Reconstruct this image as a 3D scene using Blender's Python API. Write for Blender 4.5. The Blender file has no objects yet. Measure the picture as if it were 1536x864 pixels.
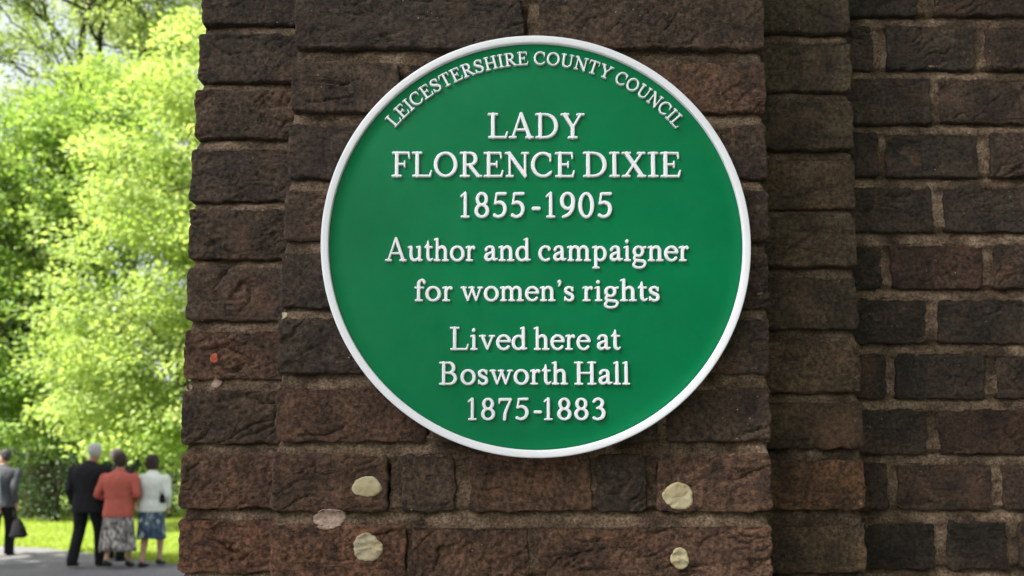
import bpy, bmesh, math, random
import numpy as np
from mathutils import Vector, Matrix, Euler
R = math.radians
random.seed(7); rng = np.random.default_rng(7)
scn = bpy.context.scene
C = scn.collection

# ------------------------------------------------------------------ camera
W_PX, H_PX, F_PX = 1536.0, 864.0, 1180.0
PRINC_Y = 590.0
CAM = Vector((0.0, -0.90, 1.55))
cd = bpy.data.cameras.new('camera')
cam = bpy.data.objects.new('camera', cd); C.objects.link(cam)
cd.sensor_width = 36.0; cd.lens = F_PX / W_PX * 36.0
cd.shift_y = (PRINC_Y - H_PX / 2) / W_PX
cd.clip_start = 0.05; cd.clip_end = 2000
ROT = (Matrix.Rotation(R(-0.8), 3, 'Z') @ Matrix.Rotation(R(94.7), 3, 'X') @ Matrix.Rotation(R(-0.15), 3, 'Z'))
cam.matrix_world = Matrix.Translation(CAM) @ ROT.to_4x4()
cd.dof.use_dof = True; cd.dof.focus_distance = 0.88; cd.dof.aperture_fstop = 6.8
scn.camera = cam

def at(px, py, Y):
    """world point where the photo's pixel meets the vertical plane y = Y (the place's real distance)"""
    d = ROT @ Vector(((px - 768.0) / F_PX, -(py - PRINC_Y) / F_PX, -1.0))
    t = (Y - CAM.y) / d.y
    return CAM + d * t

# ------------------------------------------------------------------ light
SUN_EL, SUN_AZ = 48.0, 212.0      # azimuth: degrees from +X, counter clockwise (180 = from the left)
sdir = Vector((math.cos(R(SUN_AZ)) * math.cos(R(SUN_EL)), math.sin(R(SUN_AZ)) * math.cos(R(SUN_EL)), math.sin(R(SUN_EL))))
w = bpy.data.worlds.new('World'); scn.world = w; w.use_nodes = True
nt = w.node_tree; bg = nt.nodes['Background']
sky = nt.nodes.new('ShaderNodeTexSky'); sky.sky_type = 'NISHITA'; sky.sun_disc = False
sky.sun_elevation = R(SUN_EL); sky.sun_rotation = math.atan2(sdir.x, sdir.y)
sky.air_density = 1.0; sky.dust_density = 3.0; sky.ozone_density = 1.0
hs = nt.nodes.new('ShaderNodeHueSaturation'); hs.inputs['Saturation'].default_value = 0.32
nt.links.new(sky.outputs[0], hs.inputs['Color']); nt.links.new(hs.outputs[0], bg.inputs['Color'])
bg.inputs['Strength'].default_value = 0.11
sl = bpy.data.lights.new('sun', 'SUN'); sl.energy = 5.0; sl.angle = R(0.6); sl.color = (1.0, 0.95, 0.86)
so = bpy.data.objects.new('sun', sl); C.objects.link(so); so.rotation_euler = sdir.to_track_quat('Z', 'Y').to_euler(); so.location = (-20, 0, 30)
scn.view_settings.view_transform = 'Standard'; scn.view_settings.look = 'None'
scn.view_settings.gamma = 1.0; scn.view_settings.exposure = 1.58
scn.cycles.use_adaptive_sampling = True

# ------------------------------------------------------------------ helpers
def link(name, me, parent=None, mat=None):
    o = bpy.data.objects.new(name, me); C.objects.link(o)
    if parent is not None: o.parent = parent
    if mat is not None and me is not None and not me.materials: me.materials.append(mat)
    return o
def tag(o, label=None, cat=None, group=None, kind=None):
    if label: o['label'] = label
    if cat: o['category'] = cat
    if group: o['group'] = group
    if kind: o['kind'] = kind
    return o
def empty(name, loc=(0, 0, 0)):
    o = bpy.data.objects.new(name, None); C.objects.link(o); o.location = loc; o.empty_display_size = 0.1
    return o
def mesh_np(name, co, faces, smooth=True):
    """co (n,3) array; faces (m,k) array, all of the same size k"""
    me = bpy.data.meshes.new(name)
    co = np.ascontiguousarray(co, dtype=np.float32); faces = np.ascontiguousarray(faces, dtype=np.int32)
    me.vertices.add(len(co)); me.vertices.foreach_set('co', co.ravel())
    k = faces.shape[1]
    me.loops.add(faces.size); me.loops.foreach_set('vertex_index', faces.ravel())
    me.polygons.add(len(faces)); me.polygons.foreach_set('loop_start', np.arange(0, faces.size, k, dtype=np.int32))
    if smooth: me.polygons.foreach_set('use_smooth', np.ones(len(faces), dtype=bool))
    me.update(calc_edges=True); me.validate()
    return me
def mesh_py(name, vs, fs, smooth=True):
    me = bpy.data.meshes.new(name); me.from_pydata([tuple(v) for v in vs], [], fs); me.update()
    if smooth:
        for p in me.polygons: p.use_smooth = True
    return me

# gradient noise, vectorised
_P = rng.permutation(256); _P = np.concatenate([_P, _P, _P])
_G = np.stack([np.cos(np.arange(256) * 2.399), np.sin(np.arange(256) * 2.399)], 1)
def perlin(x, y):
    xi = np.floor(x).astype(int); yi = np.floor(y).astype(int); xf = x - xi; yf = y - yi
    u = xf * xf * xf * (xf * (xf * 6 - 15) + 10); v = yf * yf * yf * (yf * (yf * 6 - 15) + 10)
    def g(a, b, fx, fy):
        h = _P[_P[a & 255] + (b & 255)]; return _G[h, 0] * fx + _G[h, 1] * fy
    n00 = g(xi, yi, xf, yf); n10 = g(xi + 1, yi, xf - 1, yf); n01 = g(xi, yi + 1, xf, yf - 1); n11 = g(xi + 1, yi + 1, xf - 1, yf - 1)
    return (n00 + u * (n10 - n00)) * (1 - v) + (n01 + u * (n11 - n01)) * v
def fbm(x, y, o=4, g=0.5):
    a = 1.0; s = 0.0
    for i in range(o):
        s = s + a * perlin(x + 17.3 * i, y - 9.1 * i); x = x * 2.03; y = y * 2.03; a *= g
    return s

# ------------------------------------------------------------------ materials
def newmat(name):
    m = bpy.data.materials.new(name); m.use_nodes = True
    n = m.node_tree.nodes; b = n['Principled BSDF']
    return m, m.node_tree, n, m.node_tree.links, b
def ramp(n, stops, interp='LINEAR'):
    r = n.new('ShaderNodeValToRGB'); r.color_ramp.interpolation = interp
    while len(r.color_ramp.elements) < len(stops): r.color_ramp.elements.new(0.5)
    for e, (p, c) in zip(r.color_ramp.elements, stops):
        e.position = p; e.color = (*c, 1) if len(c) == 3 else c
    return r
def noise(n, l, vec, scale, detail=5, rough=0.6, dist=0.0):
    t = n.new('ShaderNodeTexNoise'); t.inputs['Scale'].default_value = scale; t.inputs['Detail'].default_value = detail
    t.inputs['Roughness'].default_value = rough; t.inputs['Distortion'].default_value = dist
    if vec is not None: l.new(vec, t.inputs['Vector'])
    return t
def mixc(n, l, fac, a, b, mode='MIX'):
    m = n.new('ShaderNodeMix'); m.data_type = 'RGBA'; m.blend_type = mode
    for s, v in ((m.inputs[0], fac), (m.inputs[6], a), (m.inputs[7], b)):
        if hasattr(v, 'links'): l.new(v, s)
        elif isinstance(v, (int, float)): s.default_value = v
        else: s.default_value = (*v, 1)
    return m.outputs[2]
def world_pos(n):
    g = n.new('ShaderNodeNewGeometry'); return g.outputs['Position']

def mat_brick():
    m, t, n, l, b = newmat('hand_made_brick')
    P = world_pos(n); oi = n.new('ShaderNodeObjectInfo')
    base = oi.outputs['Color']
    n1 = noise(n, l, P, 22, 5, 0.62); r1 = ramp(n, [(0.34, (0, 0, 0)), (0.66, (1, 1, 1))]); l.new(n1.outputs[0], r1.inputs[0])
    dark = mixc(n, l, 1.0, base, (0.55, 0.53, 0.53), 'MULTIPLY')
    lite = mixc(n, l, 1.0, base, (1.6, 1.42, 1.30), 'MULTIPLY')
    c = mixc(n, l, r1.outputs[0], dark, lite)
    n2 = noise(n, l, P, 190, 4, 0.7); r2 = ramp(n, [(0.38, (0.4, 0.4, 0.4)), (0.66, (1.75, 1.7, 1.6))]); l.new(n2.outputs[0], r2.inputs[0])
    c = mixc(n, l, 1.0, c, r2.outputs[0], 'MULTIPLY')
    # redder body showing through where the dark face has worn off
    n3 = noise(n, l, P, 11, 6, 0.7, 0.6); r3 = ramp(n, [(0.55, (0, 0, 0)), (0.72, (1, 1, 1))]); l.new(n3.outputs[0], r3.inputs[0])
    mf = n.new('ShaderNodeMath'); mf.operation = 'MULTIPLY'; l.new(r3.outputs[0], mf.inputs[0]); mf.inputs[1].default_value = 0.35
    c = mixc(n, l, mf.outputs[0], c, (0.16, 0.075, 0.048))
    # mortar smears and dust
    n4 = noise(n, l, P, 34, 7, 0.75); r4 = ramp(n, [(0.60, (0, 0, 0)), (0.74, (1, 1, 1))]); l.new(n4.outputs[0], r4.inputs[0])
    mg = n.new('ShaderNodeMath'); mg.operation = 'MULTIPLY'; l.new(r4.outputs[0], mg.inputs[0]); mg.inputs[1].default_value = 0.42
    c = mixc(n, l, mg.outputs[0], c, (0.17, 0.135, 0.10))
    # small pale grains
    v = n.new('ShaderNodeTexVoronoi'); v.inputs['Scale'].default_value = 120; l.new(P, v.inputs['Vector'])
    rv = ramp(n, [(0.0, (1, 1, 1)), (0.13, (0, 0, 0))]); l.new(v.outputs['Distance'], rv.inputs[0])
    n5 = noise(n, l, P, 16, 3, 0.6); r5 = ramp(n, [(0.56, (0, 0, 0)), (0.66, (1, 1, 1))]); l.new(n5.outputs[0], r5.inputs[0])
    sp = mixc(n, l, 1.0, rv.outputs[0], r5.outputs[0], 'MULTIPLY')
    c = mixc(n, l, sp, c, (0.40, 0.37, 0.32))
    l.new(c, b.inputs['Base Color']); b.inputs['Roughness'].default_value = 0.88
    b.inputs['Specular IOR Level'].default_value = 0.28
    nb = noise(n, l, P, 420, 8, 0.72); bp = n.new('ShaderNodeBump'); bp.inputs['Strength'].default_value = 1.0; bp.inputs['Distance'].default_value = 0.0018
    l.new(nb.outputs[0], bp.inputs['Height'])
    nb2 = noise(n, l, P, 110, 6, 0.72, 0.2); bp2 = n.new('ShaderNodeBump'); bp2.inputs['Strength'].default_value = 1.0; bp2.inputs['Distance'].default_value = 0.0025
    l.new(nb2.outputs[0], bp2.inputs['Height']); l.new(bp2.outputs[0], bp.inputs['Normal'])
    # hairline folds and drying cracks
    mp = n.new('ShaderNodeMapping'); mp.inputs['Rotation'].default_value = (0, R(24), 0); mp.inputs['Scale'].default_value = (0.38, 1, 1.25); l.new(P, mp.inputs[0])
    nc = noise(n, l, mp.outputs[0], 30, 5, 0.62, 0.5); rc = ramp(n, [(0.470, (1, 1, 1)), (0.497, (0, 0, 0)), (0.524, (1, 1, 1))]); l.new(nc.outputs[0], rc.inputs[0])
    nm = noise(n, l, P, 13, 2, 0.5); rm = ramp(n, [(0.42, (1, 1, 1)), (0.56, (0, 0, 0))]); l.new(nm.outputs[0], rm.inputs[0])
    hh_ = mixc(n, l, 1.0, rc.outputs[0], rm.outputs[0], 'LIGHTEN'); bp3 = n.new('ShaderNodeBump'); bp3.inputs['Strength'].default_value = 1.0; bp3.inputs['Distance'].default_value = 0.0016
    l.new(hh_, bp3.inputs['Height']); l.new(bp3.outputs[0], bp2.inputs['Normal']); l.new(bp.outputs[0], b.inputs['Normal'])
    return m
def mat_mortar(name, cold):
    m, t, n, l, b = newmat(name)
    P = world_pos(n); k = cold
    n1 = noise(n, l, P, 26, 7, 0.7)
    r1 = ramp(n, [(0.30, tuple(k * x for x in (0.040, 0.029, 0.022))), (0.46, tuple(k * x for x in (0.125, 0.086, 0.062))),
                  (0.62, tuple(k * x for x in (0.21, 0.15, 0.112))), (0.76, tuple(k * x for x in (0.34, 0.28, 0.235)))])
    l.new(n1.outputs[0], r1.inputs[0])
    n2 = noise(n, l, P, 300, 5, 0.75); r2 = ramp(n, [(0.36, (0.35, 0.35, 0.35)), (0.66, (1.75, 1.72, 1.68))]); l.new(n2.outputs[0], r2.inputs[0])
    c = mixc(n, l, 1.0, r1.outputs[0], r2.outputs[0], 'MULTIPLY')
    n3 = noise(n, l, P, 14, 5, 0.65); r3 = ramp(n, [(0.44, (0, 0, 0)), (0.60, (1, 1, 1))]); l.new(n3.outputs[0], r3.inputs[0])
    c = mixc(n, l, r3.outputs[0], c, mixc(n, l, 1.0, c, (0.42, 0.40, 0.37), 'MULTIPLY'))
    l.new(c, b.inputs['Base Color']); b.inputs['Roughness'].default_value = 0.95; b.inputs['Specular IOR Level'].default_value = 0.2
    nb = noise(n, l, P, 330, 8, 0.75); bp = n.new('ShaderNodeBump'); bp.inputs['Strength'].default_value = 1.0; bp.inputs['Distance'].default_value = 0.0030
    nb2 = noise(n, l, P, 120, 6, 0.75, 0.5); bp2 = n.new('ShaderNodeBump'); bp2.inputs['Strength'].default_value = 1.0; bp2.inputs['Distance'].default_value = 0.004
    l.new(nb2.outputs[0], bp2.inputs['Height']); l.new(bp2.outputs[0], bp.inputs['Normal'])
    l.new(nb.outputs[0], bp.inputs['Height']); l.new(bp.outputs[0], b.inputs['Normal'])
    return m
def mat_simple(name, col, rough=0.8, var=0.25, scale=40, bump=0.0, bscale=200, spec=0.3, col2=None):
    m, t, n, l, b = newmat(name)
    tc = n.new('ShaderNodeTexCoord'); P = tc.outputs['Object']
    n1 = noise(n, l, P, scale, 5, 0.6); r = ramp(n, [(0.3, tuple(x * (1 - var) for x in col)), (0.7, col2 or tuple(min(1, x * (1 + var)) for x in col))])
    l.new(n1.outputs[0], r.inputs[0]); l.new(r.outputs[0], b.inputs['Base Color'])
    b.inputs['Roughness'].default_value = rough; b.inputs['Specular IOR Level'].default_value = spec
    if bump:
        nb = noise(n, l, P, bscale, 6, 0.65); bp = n.new('ShaderNodeBump'); bp.inputs['Strength'].default_value = 1.0; bp.inputs['Distance'].default_value = bump
        l.new(nb.outputs[0], bp.inputs['Height']); l.new(bp.outputs[0], b.inputs['Normal'])
    return m
def mat_paint(name, col, rough, bump, grime, spec=0.3):
    m, t, n, l, b = newmat(name)
    P = world_pos(n)
    n1 = noise(n, l, P, 9, 5, 0.6); r = ramp(n, [(0.3, tuple(x * (1 - grime) for x in col)), (0.7, tuple(x * (1 + grime * 0.5) for x in col))])
    l.new(n1.outputs[0], r.inputs[0]); l.new(r.outputs[0], b.inputs['Base Color'])
    nr = noise(n, l, P, 30, 5, 0.7); rr = ramp(n, [(0.3, (rough - 0.07,) * 3), (0.7, (rough + 0.1,) * 3)]); l.new(nr.outputs[0], rr.inputs[0]); l.new(rr.outputs[0], b.inputs['Roughness'])
    b.inputs['Specular IOR Level'].default_value = spec
    nb = noise(n, l, P, 16, 4, 0.5); bp = n.new('ShaderNodeBump'); bp.inputs['Strength'].default_value = 0.6; bp.inputs['Distance'].default_value = bump
    nb2 = noise(n, l, P, 500, 3, 0.6); bp2 = n.new('ShaderNodeBump'); bp2.inputs['Strength'].default_value = 0.35; bp2.inputs['Distance'].default_value = 0.00025
    l.new(nb.outputs[0], bp.inputs['Height']); l.new(nb2.outputs[0], bp2.inputs['Height']); l.new(bp.outputs[0], bp2.inputs['Normal']); l.new(bp2.outputs[0], b.inputs['Normal'])
    return m
def mat_leaf(name, c1, c2, trans=0.45):
    m, t, n, l, b = newmat(name)
    P = world_pos(n)
    at_ = n.new('ShaderNodeAttribute'); at_.attribute_name = 'leaf_tone'
    r = ramp(n, [(0.0, c1), (1.0, c2)]); l.new(at_.outputs['Fac'], r.inputs[0])
    b.inputs['Roughness'].default_value = 0.55; b.inputs['Specular IOR Level'].default_value = 0.35
    l.new(r.outputs[0], b.inputs['Base Color'])
    tr = n.new('ShaderNodeBsdfTranslucent'); tcol = mixc(n, l, 1.0, r.outputs[0], (1.33, 1.3, 0.82), 'MULTIPLY'); l.new(tcol, tr.inputs['Color'])
    mx = n.new('ShaderNodeMixShader'); mx.inputs[0].default_value = trans
    l.new(b.outputs[0], mx.inputs[1]); l.new(tr.outputs[0], mx.inputs[2]); l.new(mx.outputs[0], n['Material Output'].inputs['Surface'])
    return m

M_BRICK = mat_brick(); M_MORTAR = mat_mortar('lime_mortar', 1.08); M_MORTAR3 = mat_mortar('dark_mortar', 0.66); M_MORTAR2 = mat_mortar('old_mortar', 1.15)  # the right strip's mortar is the same mix in a darker tone
M_GREEN = mat_paint('green_enamel', (0.0002, 0.140, 0.053), 0.36, 0.0015, 0.14, 0.15)
M_WHITE = mat_paint('white_enamel', (0.67, 0.675, 0.76), 0.42, 0.0004, 0.03)
M_FILL = mat_simple('filler', (0.31, 0.245, 0.135), 0.8, 0.15, 45, 0.0005, 300, col2=(0.37, 0.33, 0.225))
M_FILL2 = mat_simple('pale_filler', (0.36, 0.32, 0.26), 0.85, 0.3, 45, 0.0008, 400, col2=(0.36, 0.30, 0.19))
M_PINK = mat_simple('pink_plaster', (0.27, 0.19, 0.165), 0.9, 0.45, 150, 0.0018, 400)
M_RED = mat_simple('red_chip', (0.33, 0.08, 0.05), 0.9, 0.3, 80, 0.001, 300)
M_BARK = mat_simple('bark', (0.075, 0.06, 0.045), 0.95, 0.4, 8, 0.02, 14)
M_BARKD = mat_simple('dark_bark', (0.04, 0.033, 0.027), 0.95, 0.4, 8, 0.02, 14)

# ================================================================== BRICKWORK
def axis_samples(a, b, r, step):
    L = b - a; e = [0, 0.12 * r, 0.35 * r, 0.7 * r, r * 1.15]
    n = max(2, int((L - 2.3 * r) / step)); mid = np.linspace(1.15 * r, L - 1.15 * r, n + 1)
    return a + np.concatenate([e[:-1], mid, [L - x for x in e[:-1]][::-1]])
def slab_mesh(name, xs, zs, Yf, dx, dz, back):
    """front height field Yf over the grid, outline closed by rings running back"""
    nx, nz = Yf.shape
    X = xs[:, None] + dx; Z = zs[None, :] + dz
    co = np.stack([X, Yf, Z], -1).reshape(-1, 3)
    i = np.arange((nx - 1) * (nz - 1)); a = (i // (nz - 1)) * nz + i % (nz - 1)
    F = np.stack([a, a + nz, a + nz + 1, a + 1], 1)
    loop = [k * nz for k in range(nx)] + [(nx - 1) * nz + k for k in range(1, nz)] + [k * nz + nz - 1 for k in range(nx - 2, -1, -1)] + [k for k in range(nz - 2, 0, -1)]
    loop = np.array(loop); prev = loop; fs = [F]; cos = [co]; base = len(co)
    for d in back:
        ring = co[loop].copy(); ring[:, 1] = d + (ring[:, 1] - ring[:, 1].mean()) * 0.0
        cur = base + np.arange(len(loop)); nxt = np.roll(cur, -1); pn = np.roll(prev, -1)
        fs.append(np.stack([prev, cur, nxt, pn], 1)); cos.append(ring); base += len(loop); prev = cur
    return mesh_np(name, np.concatenate(cos), np.concatenate(fs))
def brick_mesh(x0, x1, z0, z1, Y, depth, seed, rough=1.0, step=0.0020, r=0.0026):
    xs = axis_samples(x0, x1, r, step); zs = axis_samples(z0, z1, r, step)
    X, Z = np.meshgrid(xs, zs, indexing='ij'); s = seed * 7.77
    d = np.minimum(np.minimum(X - x0, x1 - X), np.minimum(Z - z0, z1 - Z))
    # soft rounded corners
    cxm = np.minimum(X - x0, x1 - X); czm = np.minimum(Z - z0, z1 - Z)
    rc = 0.006; inc = (cxm < rc) & (czm < rc)
    dc = rc - np.sqrt((rc - np.minimum(cxm, rc)) ** 2 + (rc - np.minimum(czm, rc)) ** 2)
    d = np.where(inc, np.maximum(0, dc), d)
    rr = r * (1 + 0.9 * perlin(X * 60 + s, Z * 60 - s)); rr = np.maximum(rr, 0.0012)
    q = np.clip(d / rr, 0, 1); edge = rr * (1 - np.sqrt(np.maximum(0, 1 - (1 - q) ** 2)))
    fall = np.exp(-np.maximum(d, 0) / 0.010)
    dx = 0.0030 * fbm(X * 48 + s, Z * 48 + 3 + s, 4, 0.62) * fall; dz = 0.0032 * fbm(X * 40 - s, Z * 48 + 31 + s, 4, 0.62) * fall
    # pull the extreme corners in
    pull = np.where(inc, np.maximum(0, np.sqrt((rc - np.minimum(cxm, rc)) ** 2 + (rc - np.minimum(czm, rc)) ** 2) - rc), 0)
    sx = np.where(X - x0 < x1 - X, 1, -1); sz = np.where(Z - z0 < z1 - Z, 1, -1)
    dx = dx + pull * 0.7 * sx; dz = dz + pull * 0.7 * sz
    h = 0.0014 * fbm(X * 16 + s, Z * 20 + s, 3) + 0.0009 * rough * fbm(X * 110 + s, Z * 150 - s, 4, 0.72)
    # folds and drag creases of the hand-thrown clay, lying on a slant
    sl_ = 0.35 + 0.5 * math.sin(seed * 1.7)
    wx = X + 0.018 * fbm(X * 22 + s, Z * 22, 3); wz = Z + 0.014 * fbm(X * 20 - s, Z * 25 + 5, 3)
    cr = perlin(wx * 9 + s, (wz - sl_ * wx) * 42 + s * 1.3); mk = np.clip(0.15 + 1.9 * perlin(X * 13 + s * 2, Z * 22 + s), 0, 1)
    h = h - 0.0042 * rough * mk * np.exp(-(cr / 0.055) ** 2)
    cr2 = perlin(wx * 26 - s, (wz - 0.2 * wx) * 85 + s); mk2 = np.clip(1.6 * perlin(X * 16 + 40 + s, Z * 24 - s) + 0.1, 0, 1)
    h = h - 0.0026 * rough * mk2 * np.exp(-(cr2 / 0.09) ** 2)
    pt = perlin(X * 150 + s, Z * 150 + s); h = h - 0.0012 * rough * np.clip((pt - 0.33) * 5, 0, 1)
    ra = random.Random(int(seed * 31)); tiltx = ra.uniform(-1, 1) * 0.012; tiltz = ra.uniform(-1, 1) * 0.02; off = ra.uniform(-0.0012, 0.0022)
    Yf = Y - off - h * (1 - fall * 0.4) + edge + tiltx * (X - (x0 + x1) / 2) + tiltz * (Z - (z0 + z1) / 2)
    return slab_mesh('brick', xs, zs, Yf, dx, dz, [Y + r + 0.004, Y + 0.03, Y + depth])
def mortar_mesh(x0, x1, z0, z1, Y, joints, back, seed, step=0.0026, xl=None, xr=None, rects=()):
    """joints: list of (z_low, z_high) of the bed joints: struck back under the upper brick, flush on the lower"""
    nx = int((x1 - x0) / step); nz = int((z1 - z0) / step)
    u = np.linspace(0, 1, nx); zs = np.linspace(z0, z1, nz); xs = np.linspace(x0, x1, nx)
    X, Z = np.meshgrid(xs, zs, indexing='ij'); s = seed * 3.3
    rec = np.full(X.shape, 0.0022)
    lift = np.full(X.shape, 9.0)
    for (a, b) in joints:
        jj = 0.0012 * fbm(X * 30 + s, Z * 0 + a * 90, 3)
        t = np.clip((b + jj - Z) / (b - a), 0, 1); ins = (Z > a - 0.002) & (Z < b + 0.003)
        prof = 0.0085 - 0.0088 * np.clip(t * 1.35, 0, 1) ** 0.75
        rec = np.where(ins, prof, rec)
        # pointing smeared down over the arris of the brick below
        lap = 0.0035 + 0.004 * np.clip(fbm(X * 34 + s, Z * 6 + a * 50, 4), -0.6, 1)
        q = (a - 0.001 - Z) / np.maximum(lap, 0.0008); over = (q > -0.3) & (q < 1)
        lift = np.where(over, np.minimum(lift, -0.0016 + 0.0050 * np.clip(q, 0, 1) ** 2), lift)
    for (rx0, rx1, rz0, rz1) in rects:      # no mortar skin behind the brick faces
        rec = np.where((X > rx0 + 0.007) & (X < rx1 - 0.007) & (Z > rz0 + 0.007) & (Z < rz1 - 0.010), 0.014, rec)
    n1 = fbm(X * 26 + s, Z * 32 - s, 4, 0.6); n2 = fbm(X * 130 + s, Z * 130, 3, 0.6)
    rec = rec + 0.0030 * n1 + 0.0013 * n2 + 0.0026 * np.clip(3 * (perlin(X * 60 + 9, Z * 70 + s) - 0.3), 0, 1)
    Yf = Y + np.where(lift < 8, np.minimum(np.maximum(rec, 0.0002), lift + 0.0010 * n1 + 0.0009 * n2), np.maximum(rec, -0.0003))
    dx = np.zeros(X.shape)
    if xl is not None:   # follow the slightly leaning, worn edges of the pier
        L = np.interp(zs, [p[0] for p in xl], [p[1] for p in xl]); Rr = np.interp(zs, [p[0] for p in xr], [p[1] for p in xr])
        L = L + 0.003 * fbm(zs * 60 + s, zs * 0 + 2, 3); Rr = Rr + 0.003 * fbm(zs * 60 + s, zs * 0 + 8, 3)
        newx = L[None, :] + (Rr - L)[None, :] * u[:, None]; dx = newx - X
        ed = np.minimum(newx - L[None, :], Rr[None, :] - newx); Yf = Yf + 0.004 * np.exp(-ed / 0.004)
    return slab_mesh('mortar', xs, zs, Yf, dx, np.zeros(X.shape), back)
def rough_bricks_mesh(items):
    """many simple chamfered bricks, outside the picture, as one mesh; items: (x0,x1,y0,y1,z0,z1)"""
    V, F = [], []
    for (x0, x1, y0, y1, z0, z1) in items:
        b = len(V); c = 0.004
        j = [random.uniform(-0.0015, 0.0015) for _ in range(6)]
        x0 += j[0]; x1 += j[1]; z0 += j[2]; z1 += j[3]; y0 += j[4]
        for (ax, bx, ay, az, bz) in ((x0, x1, y0 + c, z0, z1), (x0 + c, x1 - c, y0, z0 + c, z1 - c)):
            V += [(ax, ay, az), (bx, ay, az), (bx, ay, bz), (ax, ay, bz)]
        V += [(x0, y1, z0), (x1, y1, z0), (x1, y1, z1), (x0, y1, z1)]
        for k in range(4):
            k2 = (k + 1) % 4
            F.append((b + k, b + k2, b + 4 + k2, b + 4 + k)); F.append((b + 8 + k, b + 8 + k2, b + k2, b + k))
        F.append((b + 4, b + 5, b + 6, b + 7)); F.append((b + 11, b + 10, b + 9, b + 8))
    return mesh_py('brickwork', V, F, False)
def box_mesh(name, x0, x1, y0, y1, z0, z1):
    V = [(x, y, z) for x in (x0, x1) for y in (y0, y1) for z in (z0, z1)]
    F = [(0, 1, 3, 2), (4, 6, 7, 5), (0, 4, 5, 1), (2, 3, 7, 6), (0, 2, 6, 4), (1, 5, 7, 3)]
    return mesh_py(name, V, F, False)

Y0, Y1, Y2 = 0.0, 0.080, 0.165      # pier face, set-back strips, wall
ZTOP = 2.75
pier = tag(empty('brick_pier'), 'stepped pier of dark weathered hand-made bricks carrying the round green plaque', 'brick pier')
wall = tag(empty('brick_wall'), 'dark brick wall set back to the right of the pier, greyish mortar joints', 'brick wall')

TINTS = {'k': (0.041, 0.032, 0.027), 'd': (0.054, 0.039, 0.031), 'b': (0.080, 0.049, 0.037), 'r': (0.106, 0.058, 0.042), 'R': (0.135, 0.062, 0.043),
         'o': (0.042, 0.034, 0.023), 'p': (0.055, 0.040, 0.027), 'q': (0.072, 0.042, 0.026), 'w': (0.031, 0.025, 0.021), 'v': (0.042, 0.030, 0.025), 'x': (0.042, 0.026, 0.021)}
_sd = [1]; RECTS = []
def brick(px0, px1, pyt, pyb, Y, parent, tint, rough=1.0, depth=0.10, xr=None):
    """a brick measured in the photograph, set at its real depth"""
    ym = (pyt + pyb) / 2; xm = (px0 + px1) / 2
    a = at(px0, ym, Y).x; b = at(px1, ym, Y).x; zt = at(xm, pyt, Y).z; zb = at(xm, pyb, Y).z
    if xr: b = xr
    _sd[0] += 1
    g = 0.0008
    o = link('brick', brick_mesh(a + g, b - g, zb - 0.0010, zt + 0.0012, Y - 0.0012, depth, _sd[0] * 1.37, rough), parent, M_BRICK)
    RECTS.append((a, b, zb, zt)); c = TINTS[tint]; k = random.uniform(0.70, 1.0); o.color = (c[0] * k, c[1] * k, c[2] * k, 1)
    return o
def lerp_tab(tab, y):
    return float(np.interp(y, [t[0] for t in tab], [t[1] for t in tab]))
FL = [(20, 443), (120, 437), (220, 432), (320, 425), (420, 420), (520, 416), (620, 414), (710, 408), (815, 405), (900, 402)]
FR = [(40, 1147), (130, 1149), (220, 1152), (320, 1153), (420, 1155), (520, 1157), (620, 1158), (715, 1158), (815, 1160), (900, 1161)]
SL = [(20, 303), (85, 297), (165, 292), (250, 285), (345, 282), (435, 279), (525, 275), (620, 272), (710, 270), (810, 266), (900, 264)]
SR = [(20, 1275), (95, 1278), (170, 1280), (260, 1283), (350, 1285), (450, 1287), (545, 1291), (620, 1296), (710, 1298), (815, 1301), (900, 1303)]
G = 12   # width of an upright joint in photo pixels
# front face: (top, bottom, [joints as (left,right)], tints, roughness)
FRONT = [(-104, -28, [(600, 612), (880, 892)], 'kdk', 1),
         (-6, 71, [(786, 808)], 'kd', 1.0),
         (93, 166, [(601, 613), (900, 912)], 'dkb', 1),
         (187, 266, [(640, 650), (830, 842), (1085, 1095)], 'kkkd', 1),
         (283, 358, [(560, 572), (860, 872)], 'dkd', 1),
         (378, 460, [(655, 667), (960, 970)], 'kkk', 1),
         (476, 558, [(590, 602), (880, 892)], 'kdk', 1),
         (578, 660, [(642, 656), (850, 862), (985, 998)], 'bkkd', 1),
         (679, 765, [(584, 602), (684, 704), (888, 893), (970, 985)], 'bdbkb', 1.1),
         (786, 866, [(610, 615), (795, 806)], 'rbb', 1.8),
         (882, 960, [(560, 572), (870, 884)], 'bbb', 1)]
front_rows = []
for (t, b, js, ti, ro) in FRONT:
    ym = (t + b) / 2; xs_ = [lerp_tab(FL, ym)] + [v for j in js for v in j] + [lerp_tab(FR, ym)]
    t2 = t + 2; 
    for k in range(len(js) + 1):
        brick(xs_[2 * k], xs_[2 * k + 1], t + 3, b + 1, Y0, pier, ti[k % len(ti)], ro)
    front_rows.append((at(780, b + 1, Y0).z, at(780, t + 3, Y0).z))
def edge_profile(tab, Y, inset):
    return sorted([(at(x, y, Y).z, at(x, y, Y).x + inset) for (y, x) in tab])
def joints_from(rows):
    rows = sorted(rows); return [(rows[i][1], rows[i + 1][0]) for i in range(len(rows) - 1)]
zlo, zhi = front_rows[-1][0], front_rows[0][1]
link('mortar', mortar_mesh(at(402, 430, 0).x, at(1160, 430, 0).x, zlo, zhi, Y0, joints_from(front_rows), [Y0 + 0.03, Y0 + 0.095], 1, rects=list(RECTS),
     xl=edge_profile(FL, Y0, 0.0035), xr=edge_profile(FR, Y0, -0.0035)), pier, M_MORTAR)
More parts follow.
